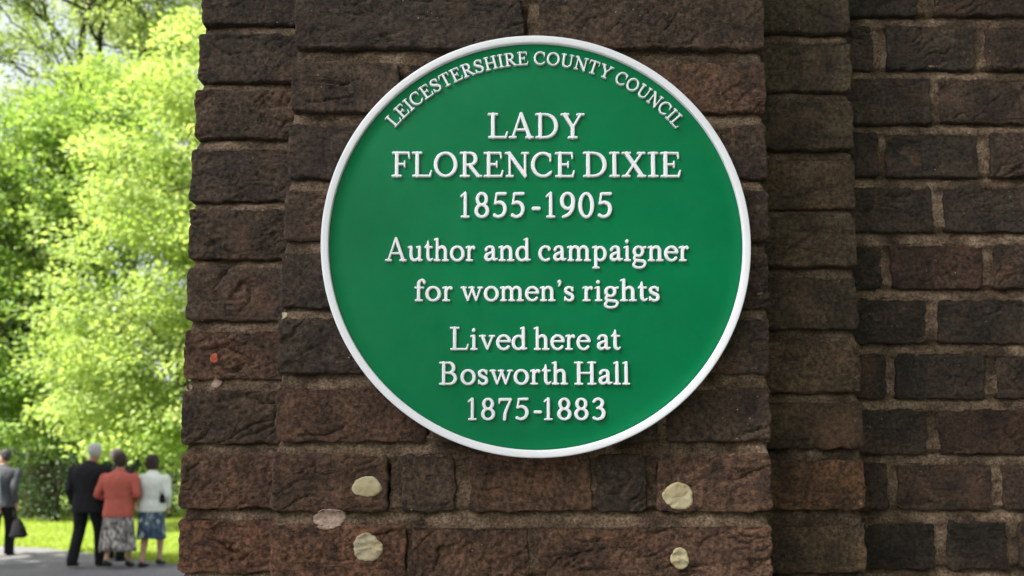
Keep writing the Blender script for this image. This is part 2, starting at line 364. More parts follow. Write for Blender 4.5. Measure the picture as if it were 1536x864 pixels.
# set-back strips either side
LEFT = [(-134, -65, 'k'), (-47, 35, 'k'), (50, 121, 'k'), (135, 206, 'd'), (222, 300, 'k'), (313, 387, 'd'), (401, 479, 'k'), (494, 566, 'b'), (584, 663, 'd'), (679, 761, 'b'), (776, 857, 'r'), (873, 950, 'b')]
RIGHT = [(-122, -52, 'o'), (-38, 48, 'o'), (62, 134, 'o'), (151, 223, 'o'), (237, 311, 'p'), (325, 398, 'o'), (414, 491, 'o'), (512, 587, 'p'), (600, 671, 'p'), (690, 762, 'q'), (784, 858, 'p'), (874, 950, 'p')]
rowsL, rowsR = [], []
hidL = at(470, 400, Y1).x + 0.012; hidR = at(1110, 400, Y1).x - 0.012
for (t, b, ti) in LEFT:
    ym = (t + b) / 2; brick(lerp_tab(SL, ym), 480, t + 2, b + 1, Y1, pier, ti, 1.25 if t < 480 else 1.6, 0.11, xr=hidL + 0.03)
    rowsL.append((at(370, b + 1, Y1).z, at(370, t + 2, Y1).z))
for (t, b, ti) in RIGHT:
    ym = (t + b) / 2; brick(1095, lerp_tab(SR, ym), t + 2, b + 1, Y1, pier, ti, 0.8, 0.085)
    rowsR.append((at(1215, b + 1, Y1).z, at(1215, t + 2, Y1).z))
RS = list(RECTS)
zl = [(rowsL[-1][0], hidL + 0.03), (rowsL[0][1], hidL + 0.03)]
link('mortar', mortar_mesh(at(285, 430, Y1).x, hidL, rowsL[-1][0], rowsL[0][1], Y1, joints_from(rowsL), [Y1 + 0.03, Y1 + 0.12], 2, rects=RS,
     xl=edge_profile(SL, Y1, 0.0065), xr=zl), pier, M_MORTAR)
zr = [(rowsR[-1][0], hidR), (rowsR[0][1], hidR)]
link('mortar', mortar_mesh(hidR, at(1285, 430, Y1).x, rowsR[-1][0], rowsR[0][1], Y1, joints_from(rowsR), [Y1 + 0.03, Y1 + 0.083], 3, rects=RS,
     xl=zr, xr=edge_profile(SR, Y1, -0.0035)), pier, M_MORTAR3)
# main wall
WALL = [(-122, -60, [(1295, 1312), (1450, 1466)], 'wvv'), (-44, 22, [(1375, 1400)], 'wv'), (40, 103, [(1310, 1329), (1462, 1478)], 'wwv'), (119, 184, [(1396, 1409)], 'wv'),
        (200, 264, [(1319, 1327), (1468, 1484)], 'wwv'), (281, 346, [(1400, 1416)], 'ww'), (367, 431, [(1324, 1336), (1477, 1490)], 'wxv'),
        (449, 513, [(1390, 1406)], 'ww'), (532, 596, [(1329, 1342), (1478, 1495)], 'wwv'), (614, 679, [(1392, 1409)], 'wx'),
        (695, 763, [(1333, 1346), (1488, 1503)], 'wvv'), (782, 852, [(1403, 1420), (1512, 1527)], 'www'), (870, 935, [(1340, 1354), (1490, 1505)], 'vvv')]
WEND = []; rowsW = []; WXR = at(1600, 430, Y2).x
x_in = at(1255, 430, Y2).x
for (t, b, js, ti) in WALL:
    xs_ = [1255] + [v for j in js for v in j] + [1700 if len(js) == 1 else 1640]
    for k in range(len(js) + 1):
        brick(xs_[2 * k], xs_[2 * k + 1], t, b + 1, Y2, wall, ti[k], 0.9, 0.10)
    WEND.append(at(xs_[-1], (t + b) / 2, Y2).x); rowsW.append((at(1410, b + 1, Y2).z, at(1410, t, Y2).z))
link('mortar', mortar_mesh(x_in, at(1720, 430, Y2).x, rowsW[-1][0], rowsW[0][1], Y2 - 0.0004, joints_from(rowsW), [Y2 + 0.03, Y2 + 0.1], 4, rects=[q for q in RECTS if q not in RS]), wall, M_MORTAR2)
# brickwork beyond the picture: pier above and below, side, wall running on
pxl, pxr = at(430, 430, Y0).x, at(1154, 430, Y0).x
sxl, sxr = at(281, 430, Y1).x, at(1288, 430, Y1).x
def courses(z0, z1, pitch, jt): 
    z = z0; out = []
    while z + pitch <= z1 + 0.001: out.append((z, z + pitch - jt)); z += pitch
    return out
it = []
zlo_f = front_rows[-1][0]; zhi_f = front_rows[0][1]
low = courses(zlo_f - 0.013 - int((zlo_f) / 0.076) * 0.076 + 0.0, zlo_f - 0.012, 0.076, 0.013); high = courses(zhi_f + 0.013, ZTOP, 0.076, 0.013)
for k, (a, b) in enumerate(low + high):
    cuts = [pxl, pxl + 0.17 + 0.06 * (k % 2), pxl + 0.36 + 0.03 * (k % 2), pxr]
    for i in range(3): it.append((cuts[i] + 0.006 * (i > 0), cuts[i + 1] - 0.006 * (i < 2), Y0, Y0 + 0.10, a, b))
for rows, (xa, xb) in ((rowsL, (sxl, hidL + 0.02)), (rowsR, (hidR - 0.02, sxr))):
    za, zb = rows[-1][0], rows[0][1]
    for (a, b) in courses(za - 0.013 - int(za / 0.076) * 0.076, za - 0.012, 0.076, 0.013) + courses(zb + 0.013, ZTOP, 0.076, 0.013):
        it.append((xa, xb, Y1, Y1 + 0.082, a, b))
for k, (a, b) in enumerate(courses(0.01, ZTOP, 0.076, 0.013)):       # left return of the pier, behind the front quoins
    ys = [0.20, 0.30, 0.52, 0.62] if k % 2 else [0.20, 0.40, 0.62]
    for i in range(len(ys) - 1): it.append((sxl + 0.002, sxl + 0.1, ys[i] + 0.004, ys[i + 1] - 0.008, a, b))
link('brickwork', rough_bricks_mesh(it), pier, M_BRICK).color = (*TINTS['d'], 1); pier.children[-1]['kind'] = 'stuff'
for nm, x0, x1, y0, y1 in (('core', pxl + 0.006, pxr - 0.006, Y0 + 0.012, Y1 + 0.02), ('core', sxl + 0.008, sxr - 0.008, Y1 + 0.014, 0.61)):
    link('mortar_core', box_mesh('mortar_core', x0, x1, y0, y1, 0, ZTOP - 0.01), pier, M_MORTAR)
cap = link('coping', box_mesh('coping', sxl - 0.04, sxr + 0.04, -0.05, 0.67, ZTOP, ZTOP + 0.08), pier, mat_simple('coping_stone', (0.22, 0.19, 0.15), 0.9, 0.3, 6, 0.002, 60))
it = []
za, zb = rowsW[-1][0], rowsW[0][1]; xe = at(1640, 430, Y2).x; XW = 4.2
for k, (a, b) in enumerate(courses(za - 0.013 - int(za / 0.076) * 0.076, za - 0.012, 0.076, 0.013) + courses(zb + 0.013, ZTOP - 0.3, 0.076, 0.013)):
    x = sxr + 0.001 - 0.06 * (k % 2) + 0.06; L = [0.225, 0.11]; q = k
    while x < XW: it.append((x, x + L[q % 2] - 0.011, Y2, Y2 + 0.1, a, b)); x += L[q % 2]; q += 1
for k, (a, b) in enumerate([(r[0], r[1]) for r in rowsW]):
    x = WEND[k] + 0.011; q = k; L = [0.225, 0.11]
    while x < XW: it.append((x, x + L[q % 2] - 0.011, Y2, Y2 + 0.1, a, b)); x += L[q % 2]; q += 1
link('brickwork', rough_bricks_mesh(it), wall, M_BRICK).color = (*TINTS['v'], 1); wall.children[-1]['kind'] = 'stuff'
link('mortar_core', box_mesh('mortar_core', sxr - 0.02, XW, Y2 + 0.011, 0.50, 0, ZTOP - 0.32), wall, M_MORTAR2)
link('coping', box_mesh('coping', sxr + 0.05, XW + 0.03, Y2 - 0.03, 0.53, ZTOP - 0.32, ZTOP - 0.25), wall, cap.data.materials[0])

# old screw-hole fillings and splashes, spread over whatever surface lies under them
from mathutils.bvhtree import BVHTree
_bv = []
for c_ in pier.children:
    if c_.name.startswith(('brick', 'mortar')) and not c_.name.startswith(('brickwork', 'mortar_core')):
        _bv.append(BVHTree.FromPolygons([v.co for v in c_.data.vertices], [p.vertices[:] for p in c_.data.polygons]))
def surf_y(x, z, d):
    ys = [h[0].y for h in (b_.ray_cast(Vector((x, -0.06, z)), Vector((0, 1, 0)), 0.2) for b_ in _bv) if h[0] is not None]
    return min(ys) if ys else d

def blob(px, py, wpx, hpx, mat, name, label, Y=Y0, th=0.0006, seed=1, tail=0.0):
    c = at(px, py, Y); r = random.Random(seed); N = 110; ph = [r.uniform(0, 6.28) for _ in range(6)]
    jag = [r.uniform(-0.012, 0.012) for _ in range(N)]
    rx = wpx / 2 * 0.9 / F_PX; rz = hpx / 2 * 0.9 / F_PX
    V, F = [], []
    rings = [(1.01, 0.0006), (0.99, -th * 0.6), (0.93, -th), (0.8, -th), (0.65, -th), (0.5, -th), (0.33, -th), (0.16, -th)]
    for (q, y) in rings:
        for k in range(N):
            a = 2 * math.pi * k / N
            wv = 1 + 0.05 * math.sin(2 * a + ph[0]) + 0.045 * math.sin(3 * a + ph[1]) + 0.025 * math.sin(5 * a + ph[2]) + 0.015 * math.sin(9 * a + ph[3]) + 0.012 * math.sin(14 * a + ph[4]) + jag[k]
            X = c.x + rx * q * wv * math.cos(a); Z = c.z + rz * q * wv * math.sin(a)
            V.append((X, surf_y(X, Z, Y) + y, Z))
    V.append((c.x, surf_y(c.x, c.z, Y) - th, c.z)); 
    mid = sorted(v[1] for v in V)[len(V) // 2]     # the filler bridges cracks: pull towards the middle level
    V = [(v[0], min(v[1] * 0.12 + mid * 0.88, v[1] - 0.0005) - 0.0002, v[2]) if n_ >= 2 * N else v for n_, v in enumerate(V)]
    for i in range(len(rings) - 1):
        for k in range(N): k2 = (k + 1) % N; F.append((i * N + k, i * N + k2, (i + 1) * N + k2, (i + 1) * N + k))
    b0 = (len(rings) - 1) * N
    for k in range(N): F.append((b0 + k, b0 + (k + 1) % N, len(V) - 1))
    o = link(name, mesh_py(name, V, F), pier, mat); o['label'] = label
blob(551, 730, 42, 32, M_FILL, 'filler_patch', 'ochre filler patch below left of the plaque', seed=3)
blob(1017, 744, 47, 39, M_FILL, 'filler_patch', 'larger ochre filler patch below right of the plaque', seed=5)
blob(552, 821, 43, 42, M_FILL2, 'filler_patch', 'pale round filler patch near the lower left', seed=9)
blob(1020, 838, 27, 33, M_FILL, 'filler_patch', 'small ochre filler patch near the lower right', seed=12)
blob(494, 778, 50, 30, M_PINK, 'mortar_smear', 'pinkish mortar smear', seed=15, th=0.0005)
blob(321, 537, 13, 17, M_RED, 'red_chip', 'red chipped spot on a left brick', Y=Y1 - 0.002, seed=21, th=0.0004)
blob(324, 575, 17, 15, M_PINK, 'mortar_smear', 'pale spot in the left joint', Y=Y1, seed=22, th=0.0004)
blob(283, 582, 11, 12, M_PINK, 'mortar_smear', 'pale spot at the left edge', Y=Y1, seed=25, th=0.0004)
blob(425, 473, 12, 12, M_FILL2, 'mortar_smear', 'pale spot beside the plaque', seed=28, th=0.0004)

# ================================================================== PLAQUE
YR = -0.030        # front of the rim
pc = at(805, 362.8, YR); PR = 322.0 / F_PX * (0.90 + YR) * 0.999 / 1.0
PR = (at(1127, 370, YR) - at(482, 370, YR)).length / 2 * 1.004
plaque = tag(empty('plaque', (pc.x, 0, pc.z)), 'round green commemorative plaque with white raised rim and lettering', 'plaque')
def lathe(name, prof, N=240):
    """profile of (radius, y) turned about the plaque's axis"""
    V, F = [], []
    for (r, y) in prof:
        for k in range(N):
            a = 2 * math.pi * k / N; V.append((r * math.cos(a), y, r * math.sin(a)))
    for i in range(len(prof) - 1):
        for k in range(N): k2 = (k + 1) % N; F.append((i * N + k, i * N + k2, (i + 1) * N + k2, (i + 1) * N + k))
    return mesh_py(name, V, F)
RW = 0.0090; GY = YR + 0.0045      # rim width, level of the green field
rimp = [(PR - 0.006, -0.005), (PR - 0.001, -0.007), (PR - 0.0005, YR + 0.006)]
for k in range(9):
    a = math.pi / 2 * k / 8; rimp.append((PR - 0.0018 + 0.0014 * math.cos(a), YR + 0.0016 - 0.0016 * math.sin(a)))
rimp += [(PR - RW + 0.0012, YR - 0.0001)]
for k in range(1, 6):
    a = math.pi / 2 * k / 5; rimp.append((PR - RW + 0.0012 - 0.0014 * math.sin(a), YR + 0.0016 - 0.0016 * math.cos(a)))
rimp += [(PR - RW - 0.0004, GY + 0.002)]
link('rim', lathe('rim', rimp), plaque, M_WHITE)
fld = [(PR - RW + 0.003, GY + 0.0012), (PR - RW - 0.001, GY - 0.0008), (PR - RW - 0.0030, GY - 0.0006), (PR - RW - 0.006, GY + 0.0002)]
for k in range(1, 24):
    fld.append(((PR - RW - 0.006) * (1 - k / 24.0), GY + 0.0002 - 0.0006 * (1 - (1 - k / 24.0) ** 2)))
link('field', lathe('field', fld + [(0.0004, GY - 0.0004)]), plaque, M_GREEN)
link('back_plate', lathe('back_plate', [(0.001, -0.006), (PR - 0.012, -0.006), (PR - 0.008, -0.009), (PR - 0.008, GY + 0.002)]), plaque, M_GREEN)
GS = GY - 0.0004

# ---- letters: each glyph a set of brush strokes, cap height 100, raised with sloping flanks
TK, TN, SF = 14.0, 8.0, 7.0
class Gl:
    def __init__(s, adv): s.adv = adv; s.seg = []
    def line(s, *p, w=None, w2=None):
        for i in range(0, len(p) - 2, 2):
            a = w if w is not None else TK; b = w2 if w2 is not None else a
            s.seg.append((p[i], p[i + 1], p[i + 2], p[i + 3], a, b))
        return s
    def v(s, x, y0, y1, w=None): return s.line(x, y0, x, y1, w=w or TK)
    def ser(s, x, y, l=12, r=12, w=None): return s.line(x - l, y, x + r, y, w=w or SF)
    def arc(s, cx, cy, rx, ry, a0, a1, tk=None, tn=None, n=None, e0=None, e1=None):
        tk = tk or TK; tn = tn or TN; n = n or max(6, int(abs(a1 - a0) / 12)); pts = []
        for i in range(n + 1):
            t = a0 + (a1 - a0) * i / n; a = R(t)
            wd = tn + (tk - tn) * abs(math.cos(a)) ** 1.4
            if e0 is not None and i <= 1: wd = e0
            if e1 is not None and i >= n - 1: wd = e1
            pts.append((cx + rx * math.cos(a), cy + ry * math.sin(a), wd))
        for p, q in zip(pts, pts[1:]): s.seg.append((p[0], p[1], q[0], q[1], p[2], q[2]))
        return s
    def path(s, pts):
        # smooth curve through (x,y,w) points
        P = [pts[0]] + list(pts) + [pts[-1]]; out = []
        for i in range(1, len(P) - 2):
            for k in range(6):
                t = k / 6.0; q = []
                for j in range(3):
                    p0, p1, p2, p3 = P[i - 1][j], P[i][j], P[i + 1][j], P[i + 2][j]
                    q.append(0.5 * ((2 * p1) + (-p0 + p2) * t + (2 * p0 - 5 * p1 + 4 * p2 - p3) * t * t + (-p0 + 3 * p1 - 3 * p2 + p3) * t ** 3))
                out.append(q)
        out.append(list(P[-2]))
        for p, q in zip(out, out[1:]): s.seg.append((p[0], p[1], q[0], q[1], max(3, p[2]), max(3, q[2])))
        return s
    def dot(s, x, y, d): s.seg.append((x, y, x + 0.01, y, d, d)); return s
B_, T_ = 3.5, 96.5
X_ = 66.0
def glyphs():
    g = {}
    g['L'] = Gl(92).v(26, 5, 95).ser(26, T_, 18, 18).line(10, B_, 80, B_, w=SF).line(80, 4, 86, 24, w=8, w2=5)
    g['A'] = Gl(109).line(52, 98, 18, 4, w=TN).line(54, 97, 90, 4, w=TK).line(30, 34, 76, 34, w=7).ser(18, B_, 13, 13).ser(90, B_, 15, 13)
    g['D'] = Gl(109).v(26, 5, 95).line(9, T_, 48, T_, w=SF).line(9, B_, 48, B_, w=SF).arc(48, 50, 46, 46, -90, 90, tk=14, tn=7)
    g['Y'] = Gl(109).v(55, 5, 46).line(22, 95, 55, 45, w=TK, w2=12).line(88, 95, 56, 45, w=TN).ser(21, T_, 13, 16).ser(89, T_, 14, 13).ser(55, B_, 17, 17)
    g['F'] = Gl(86).v(26, 5, 95).line(9, T_, 76, T_, w=SF).line(26, 51, 58, 51, w=7).line(59, 40, 59, 62, w=5).line(76, 96, 79, 76, w=7, w2=5).ser(26, B_, 17, 18)
    g['O'] = Gl(109).arc(54, 50, 42, 46.5, 0, 360, tk=14, tn=7.5)
    g['R'] = Gl(101).v(26, 5, 95).line(9, T_, 50, T_, w=SF).line(26, 49, 48, 49, w=7).arc(49, 73, 23, 23.5, -90, 90, tk=14, tn=7).line(46, 48, 82, 5, w=13).ser(26, B_, 17, 18).ser(86, B_, 8, 10)
    g['E'] = Gl(92).v(26, 5, 95).line(9, T_, 76, T_, w=SF).line(9, B_, 79, B_, w=SF).line(26, 51, 60, 51, w=7).line(60, 40, 60, 62, w=5).line(76, 96, 79, 77, w=7, w2=5).line(79, 4, 85, 25, w=8, w2=5)
    g['N'] = Gl(109).v(23, 5, 95, w=8).v(88, 2, 95, w=8).line(21, 95, 88, 6, w=TK).ser(17, T_, 11, 8).ser(88, T_, 13, 13).ser(23, B_, 13, 13)
    g['C'] = Gl(101).arc(55, 50, 43, 46.5, 48, 312, tk=14, tn=7.5, n=26).line(86, 66, 86, 93, w=6, w2=5).line(84, 16, 90, 22, w=7, w2=5)
    g['I'] = Gl(50).v(25, 5, 95).ser(25, T_, 17, 17).ser(25, B_, 17, 17)
    g['X'] = Gl(109).line(24, 95, 87, 5, w=TK).line(86, 95, 22, 5, w=TN).ser(23, T_, 14, 16).ser(86, T_, 14, 12).ser(22, B_, 13, 14).ser(88, B_, 16, 13)
    g['B'] = Gl(101).v(26, 5, 95).line(9, T_, 50, T_, w=SF).line(9, B_, 52, B_, w=SF).line(26, 52, 50, 52, w=7).arc(50, 74.5, 22, 22, -90, 90, tk=14, tn=7).arc(52, 27.5, 28, 24, -90, 90, tk=14, tn=7)
    g['H'] = Gl(109).v(25, 5, 95).v(85, 5, 95).line(25, 51, 85, 51, w=7)
    for x in (25, 85): g['H'].ser(x, T_, 16, 16).ser(x, B_, 16, 16)
    g['S'] = Gl(84).path([(68, 76, 8), (58, 92, 8), (40, 96.5, 8), (21, 88, 11), (18, 70, 14), (34, 56, 14), (56, 45, 14), (68, 28, 13), (61, 10, 10), (40, 3.5, 8), (20, 10, 8), (13, 26, 7)]).line(69, 72, 69, 96, w=5).line(12, 4, 12, 29, w=5)
    g['T'] = Gl(92).v(46, 5, 95).line(10, T_, 82, T_, w=SF).line(11, 96, 8, 74, w=7, w2=5).line(81, 96, 84, 74, w=7, w2=5).ser(46, B_, 17, 17)
    g['U'] = Gl(109).path([(25, 95, 14), (25, 40, 14), (30, 15, 12), (55, 4, 9), (78, 14, 8), (85, 38, 8), (85, 95, 8)]).ser(24, T_, 16, 16).ser(86, T_, 14, 13)
    # lower case
    o = 31
    g['o'] = Gl(76).arc(38, 33, 28, 30, 0, 360, tk=13.5, tn=8)
    g['c'] = Gl(68).arc(38, 33, 27, 30, 50, 305, tk=13.5, tn=8, n=18).dot(55, 52, 13)
    g['e'] = Gl(70).arc(37, 33, 27, 30, 12, 320, tk=13, tn=8, n=22).line(14, 38, 62, 38, w=7)
    g['n'] = Gl(80).v(20, 5, 58, w=13).path([(21, 48, 8), (36, 61, 9), (50, 61, 11), (59, 50, 13), (60, 30, 13), (60, 5, 13)]).ser(20, B_, 13, 13).ser(60, B_, 13, 14).line(7, 60, 21, 63, w=7, w2=8)
    g['m'] = Gl(120).v(20, 5, 58, w=13).path([(21, 48, 8), (34, 61, 9), (48, 61, 11), (58, 50, 13), (59, 30, 13), (59, 5, 13)]).path([(60, 48, 8), (74, 61, 9), (88, 61, 11), (98, 50, 13), (99, 30, 13), (99, 5, 13)]).ser(20, B_, 12, 12).ser(59, B_, 12, 12).ser(99, B_, 12, 14).line(7, 60, 21, 63, w=7, w2=8)
    g['h'] = Gl(80).v(20, 5, 95, w=13).path([(21, 48, 8), (36, 61, 9), (50, 61, 11), (59, 50, 13), (60, 30, 13), (60, 5, 13)]).ser(20, B_, 13, 13).ser(60, B_, 13, 14).line(7, 94, 21, 97, w=6, w2=8)
    g['u'] = Gl(80).path([(19, 60, 13), (19, 24, 13), (24, 9, 11), (38, 4, 9), (52, 10, 8), (60, 20, 8)]).v(60, 5, 60, w=13).line(6, 61, 20, 61, w=7).line(47, 61, 60, 61, w=7).line(60, 4, 73, 5, w=7, w2=6)
    g['r'] = Gl(54).v(20, 5, 58, w=13).path([(22, 46, 8), (31, 59, 8), (42, 62, 9)]).dot(43, 58, 13).ser(20, B_, 13, 15).line(7, 60, 21, 63, w=7, w2=8)
    g['i'] = Gl(42).v(21, 5, 58, w=13).dot(20, 87, 15).ser(21, B_, 13, 13).line(8, 60, 22, 63, w=7, w2=8)
    g['l'] = Gl(42).v(21, 5, 95, w=13).ser(21, B_, 13, 13).line(8, 94, 22, 97, w=6, w2=8)
    g['t'] = Gl(46).path([(21, 86, 5), (21, 60, 12), (21, 22, 13), (25, 8, 11), (34, 4, 8), (43, 10, 6)]).line(7, 61, 40, 61, w=7).line(8, 62, 20, 76, w=5)
    g['d'] = Gl(78).arc(34, 32, 24, 29, 40, 320, tk=13, tn=8, n=20).v(56, 6, 95, w=13).line(44, 94, 57, 97, w=6, w2=8).line(56, 4, 70, 6, w=7, w2=6)
    g['a'] = Gl(70).path([(15, 50, 12), (22, 60, 8), (35, 63, 8), (46, 58, 11), (49, 46, 13), (49, 14, 13), (54, 6, 9), (66, 9, 6)]).path([(48, 39, 7), (30, 34, 9), (16, 25, 12), (15, 13, 12), (24, 5, 10), (37, 8, 8), (48, 16, 7)])
    g['v'] = Gl(76).line(17, 60, 39, 5, w=13, w2=9).line(62, 60, 40, 5, w=8).ser(16, 61, 11, 13).ser(61, 61, 11, 10)
    g['w'] = Gl(110).line(16, 60, 36, 5, w=13, w2=9).line(57, 58, 37, 5, w=7).line(55, 60, 76, 5, w=13, w2=9).line(96, 60, 77, 5, w=7).ser(15, 61, 10, 12).ser(54, 61, 11, 10).ser(96, 61, 10, 9)
    g['s'] = Gl(60).path([(47, 49, 7), (40, 60, 8), (28, 63, 8), (15, 55, 11), (17, 42, 12), (30, 34, 12), (44, 27, 12), (47, 13, 12), (37, 4, 9), (24, 4, 8), (12, 14, 7)]).line(48, 47, 48, 62, w=5).line(11, 4, 11, 19, w=5)
    g['f'] = Gl(50).path([(48, 84, 11), (43, 94, 9), (33, 95, 8), (23, 84, 12), (22, 62, 13), (22, 5, 13)]).line(7, 61, 42, 61, w=7).ser(22, B_, 13, 16)
    g['p'] = Gl(80).v(20, -26, 56, w=13).arc(41, 32, 24, 29, -140, 140, tk=13, tn=8, n=20).ser(20, -29, 13, 14).line(7, 60, 21, 63, w=7, w2=8)
    g['g'] = Gl(74).arc(33, 43, 20, 20, 0, 360, tk=12, tn=7.5).line(48, 56, 66, 61, w=8, w2=9).path([(22, 25, 7), (13, 16, 8), (17, 6, 9), (36, 2, 10), (56, 0, 10), (64, -10, 10), (55, -24, 8), (34, -29, 8), (14, -24, 9), (9, -13, 9), (18, -2, 8)])
    # figures
    g['1'] = Gl(70).v(37, 5, 94, w=12).ser(37, B_, 15, 15).line(20, 84, 37, 97, w=6, w2=9)
    g['5'] = Gl(76).line(25, 94, 63, 95, w=10).line(25, 94, 18, 56, w=7).path([(18, 56, 8), (36, 61, 10), (54, 53, 12), (61, 34, 13), (53, 13, 11), (34, 4, 9), (18, 8, 9)]).dot(16, 10, 12)
    g['8'] = Gl(76).arc(38, 73, 19.5, 22.5, 0, 360, tk=12, tn=8).arc(38, 27, 24, 23.5, 0, 360, tk=13, tn=8)
    g['9'] = Gl(76).arc(37, 66, 23.5, 30, 0, 360, tk=13, tn=8).path([(60, 66, 12), (58, 40, 12), (46, 18, 11), (30, 7, 9), (17, 3.5, 7)])
    g['0'] = Gl(76).arc(38, 49, 25, 46, 0, 360, tk=13, tn=8, n=40)
    g['7'] = Gl(76).line(15, 93, 63, 93, w=11).line(15, 93, 12, 76, w=8, w2=5).path([(64, 94, 7), (50, 60, 9), (39, 30, 11), (36, 3, 12)])
    g['3'] = Gl(76).path([(17, 82, 9), (27, 93, 9), (42, 95, 9), (55, 83, 12), (53, 67, 12), (42, 56, 9), (32, 53, 7)]).path([(38, 55, 8), (54, 48, 12), (61, 32, 13), (55, 13, 12), (38, 4, 9), (20, 6, 9)]).dot(18, 9, 12)
    g['-'] = Gl(40).line(9, 36, 31, 36, w=12)
    g['’'] = Gl(32).dot(16, 88, 15).path([(21, 88, 8), (20, 78, 7), (13, 68, 4)])
    return g
GLY = glyphs()
def glyph_mesh(ch):
    seg = np.array(GLY[ch].seg); g = 2.2; pad = 6
    mnx = min(seg[:, 0].min(), seg[:, 2].min()) - 9 - pad; mxx = max(seg[:, 0].max(), seg[:, 2].max()) + 9 + pad
    mny = min(seg[:, 1].min(), seg[:, 3].min()) - 9 - pad; mxy = max(seg[:, 1].max(), seg[:, 3].max()) + 9 + pad
    nx = int((mxx - mnx) / g) + 2; ny = int((mxy - mny) / g) + 2
    xs = mnx + g * np.arange(nx); ys = mny + g * np.arange(ny); X, Y = np.meshgrid(xs, ys, indexing='ij')
    def sdf(X, Y):
        S = np.full(X.shape, 1e9); acc = np.zeros(X.shape)
        for (x0, y0, x1, y1, w0, w1) in seg:
            vx, vy = x1 - x0, y1 - y0; L2 = vx * vx + vy * vy + 1e-9
            t = np.clip(((X - x0) * vx + (Y - y0) * vy) / L2, 0, 1)
            d = np.hypot(X - x0 - t * vx, Y - y0 - t * vy) - 0.5 * (w0 + (w1 - w0) * t)
            k = 1.6; h = np.maximum(k - np.abs(S - d), 0) / k; S = np.minimum(S, d) - h * h * k * 0.25
        return S
    S = sdf(X, Y) - 0.6
    vid = {}; V = []; F = []
    def gv(i, j):
        k = (i, j)
        if k not in vid:
            vid[k] = len(V); dep = min(1, -S[i, j] / 3.2); V.append((xs[i], ys[j], 0.90 + 0.10 * dep * (2 - dep)))
        return vid[k]
    def ev(a, b):
        k = (min(a, b), max(a, b), 'e')
        if k not in vid:
            sa, sb = S[a], S[b]; t = sa / (sa - sb); t = min(0.97, max(0.03, t)); vid[k] = len(V)
            V.append((xs[a[0]] + t * (xs[b[0]] - xs[a[0]]), ys[a[1]] + t * (ys[b[1]] - ys[a[1]]), 0.88))
        return vid[k]
    ins = S < 0
    for i in range(nx - 1):
        for j in range(ny - 1):
            c = [(i, j), (i + 1, j), (i + 1, j + 1), (i, j + 1)]; f = [ins[q] for q in c]
            if not any(f): continue
            if all(f): F.append(tuple(gv(*q) for q in c)); continue
            poly = []
            for k in range(4):
                a, b = c[k], c[(k + 1) % 4]
                if ins[a]: poly.append(gv(*a))
                if ins[a] != ins[b]: poly.append(ev(a, b))
            F.append(tuple(poly))
    cnt = {}
    for f in F:
        for a, b in zip(f, f[1:] + f[:1]):
            if (b, a) in cnt: del cnt[(b, a)]
            else: cnt[(a, b)] = 1
    # flanks
    P = np.array(V); e = 0.3; sk = {}; sk2 = {}
    bx = sorted({v for ed in cnt for v in ed}); PX = P[bx][:, 0]; PY = P[bx][:, 1]
    gx = (sdf(PX + e, PY) - sdf(PX - e, PY)); gy = (sdf(PX, PY + e) - sdf(PX, PY - e)); nn = np.hypot(gx, gy) + 1e-9; gx /= nn; gy /= nn
    for q, v in enumerate(bx):
        sk[v] = len(V); V.append((PX[q] + gx[q] * 0.5, PY[q] + gy[q] * 0.5, 0.45)); sk2[v] = len(V); V.append((PX[q] + gx[q] * 1.0, PY[q] + gy[q] * 1.0, -0.12))
    for (a, b) in cnt: F.append((b, a, sk[a], sk[b])); F.append((sk[b], sk[a], sk2[a], sk2[b]))
    # local frame: x right, y -> world z, height -> world -y
    V2 = [(v[0], -v[2], v[1]) for v in V]
    F = [f for f in F if len(set(f)) > 2]
    xb = (seg[:, [0, 2]].min() , seg[:, [0, 2]].max())
    me = mesh_py('glyph', V2, F); me.materials.append(M_WHITE); return me
GM = {}
def gname(ch): return 'digit' if ch.isdigit() else {'-': 'hyphen', '’': 'apostrophe'}.get(ch, 'letter')
LH = 0.0023
def put(ch, x, z, s, sx, rot=0.0, name=None):
    """x, z in the plaque's frame (metres); s: metres per unit"""
    if ch not in GM: GM[ch] = glyph_mesh(ch)
    o = bpy.data.objects.new(gname(ch), GM[ch]); C.objects.link(o); o.parent = plaque
    o.location = (x, GS, z); o.rotation_euler = (0, rot, 0); o.scale = (sx, LH, s)
def ink(word):
    """advance-based layout; returns pen positions and the ink's left and right in units"""
    x = 0; pens = []
    for ch in word: pens.append(x); x += GLY[ch].adv
    s0 = np.array(GLY[word[0]].seg); s1 = np.array(GLY[word[-1]].seg)
    l = pens[0] + min((s0[:, 0] - s0[:, 4] / 2).min(), (s0[:, 2] - s0[:, 5] / 2).min()); r = pens[-1] + max((s1[:, 0] + s1[:, 4] / 2).max(), (s1[:, 2] + s1[:, 5] / 2).max())
    return pens, l, r
def word(txt, xl, xr, ytop, ybase, cap=100.0):
    pens, l, r = ink(txt); a = at(xl, ybase, GS); b = at(xr, ybase, GS); t = at((xl + xr) / 2, ytop, GS)
    sx = (b.x - a.x) / (r - l); sz = (t.z - (a.z + b.z) / 2) / cap
    for ch, p in zip(txt, pens): put(ch, a.x - pc.x + (p - l) * sx, (a.z + b.z) / 2 - pc.z, sz, sx)
word('LADY', 732, 877, 171, 208)
word('FLORENCE', 588, 862, 229, 266); word('DIXIE', 875, 1021, 229, 266)
word('1855', 691, 787, 289, 327); word('-', 798, 811, 289, 327); word('1905', 819, 918, 289, 327)
word('Author', 578, 713, 358, 392); word('and', 727, 796, 358, 392); word('campaigner', 808, 1033, 358, 392)
word('for', 622, 679, 419, 452); word('women’s', 691, 861, 419, 452); word('rights', 874, 989, 419, 452)
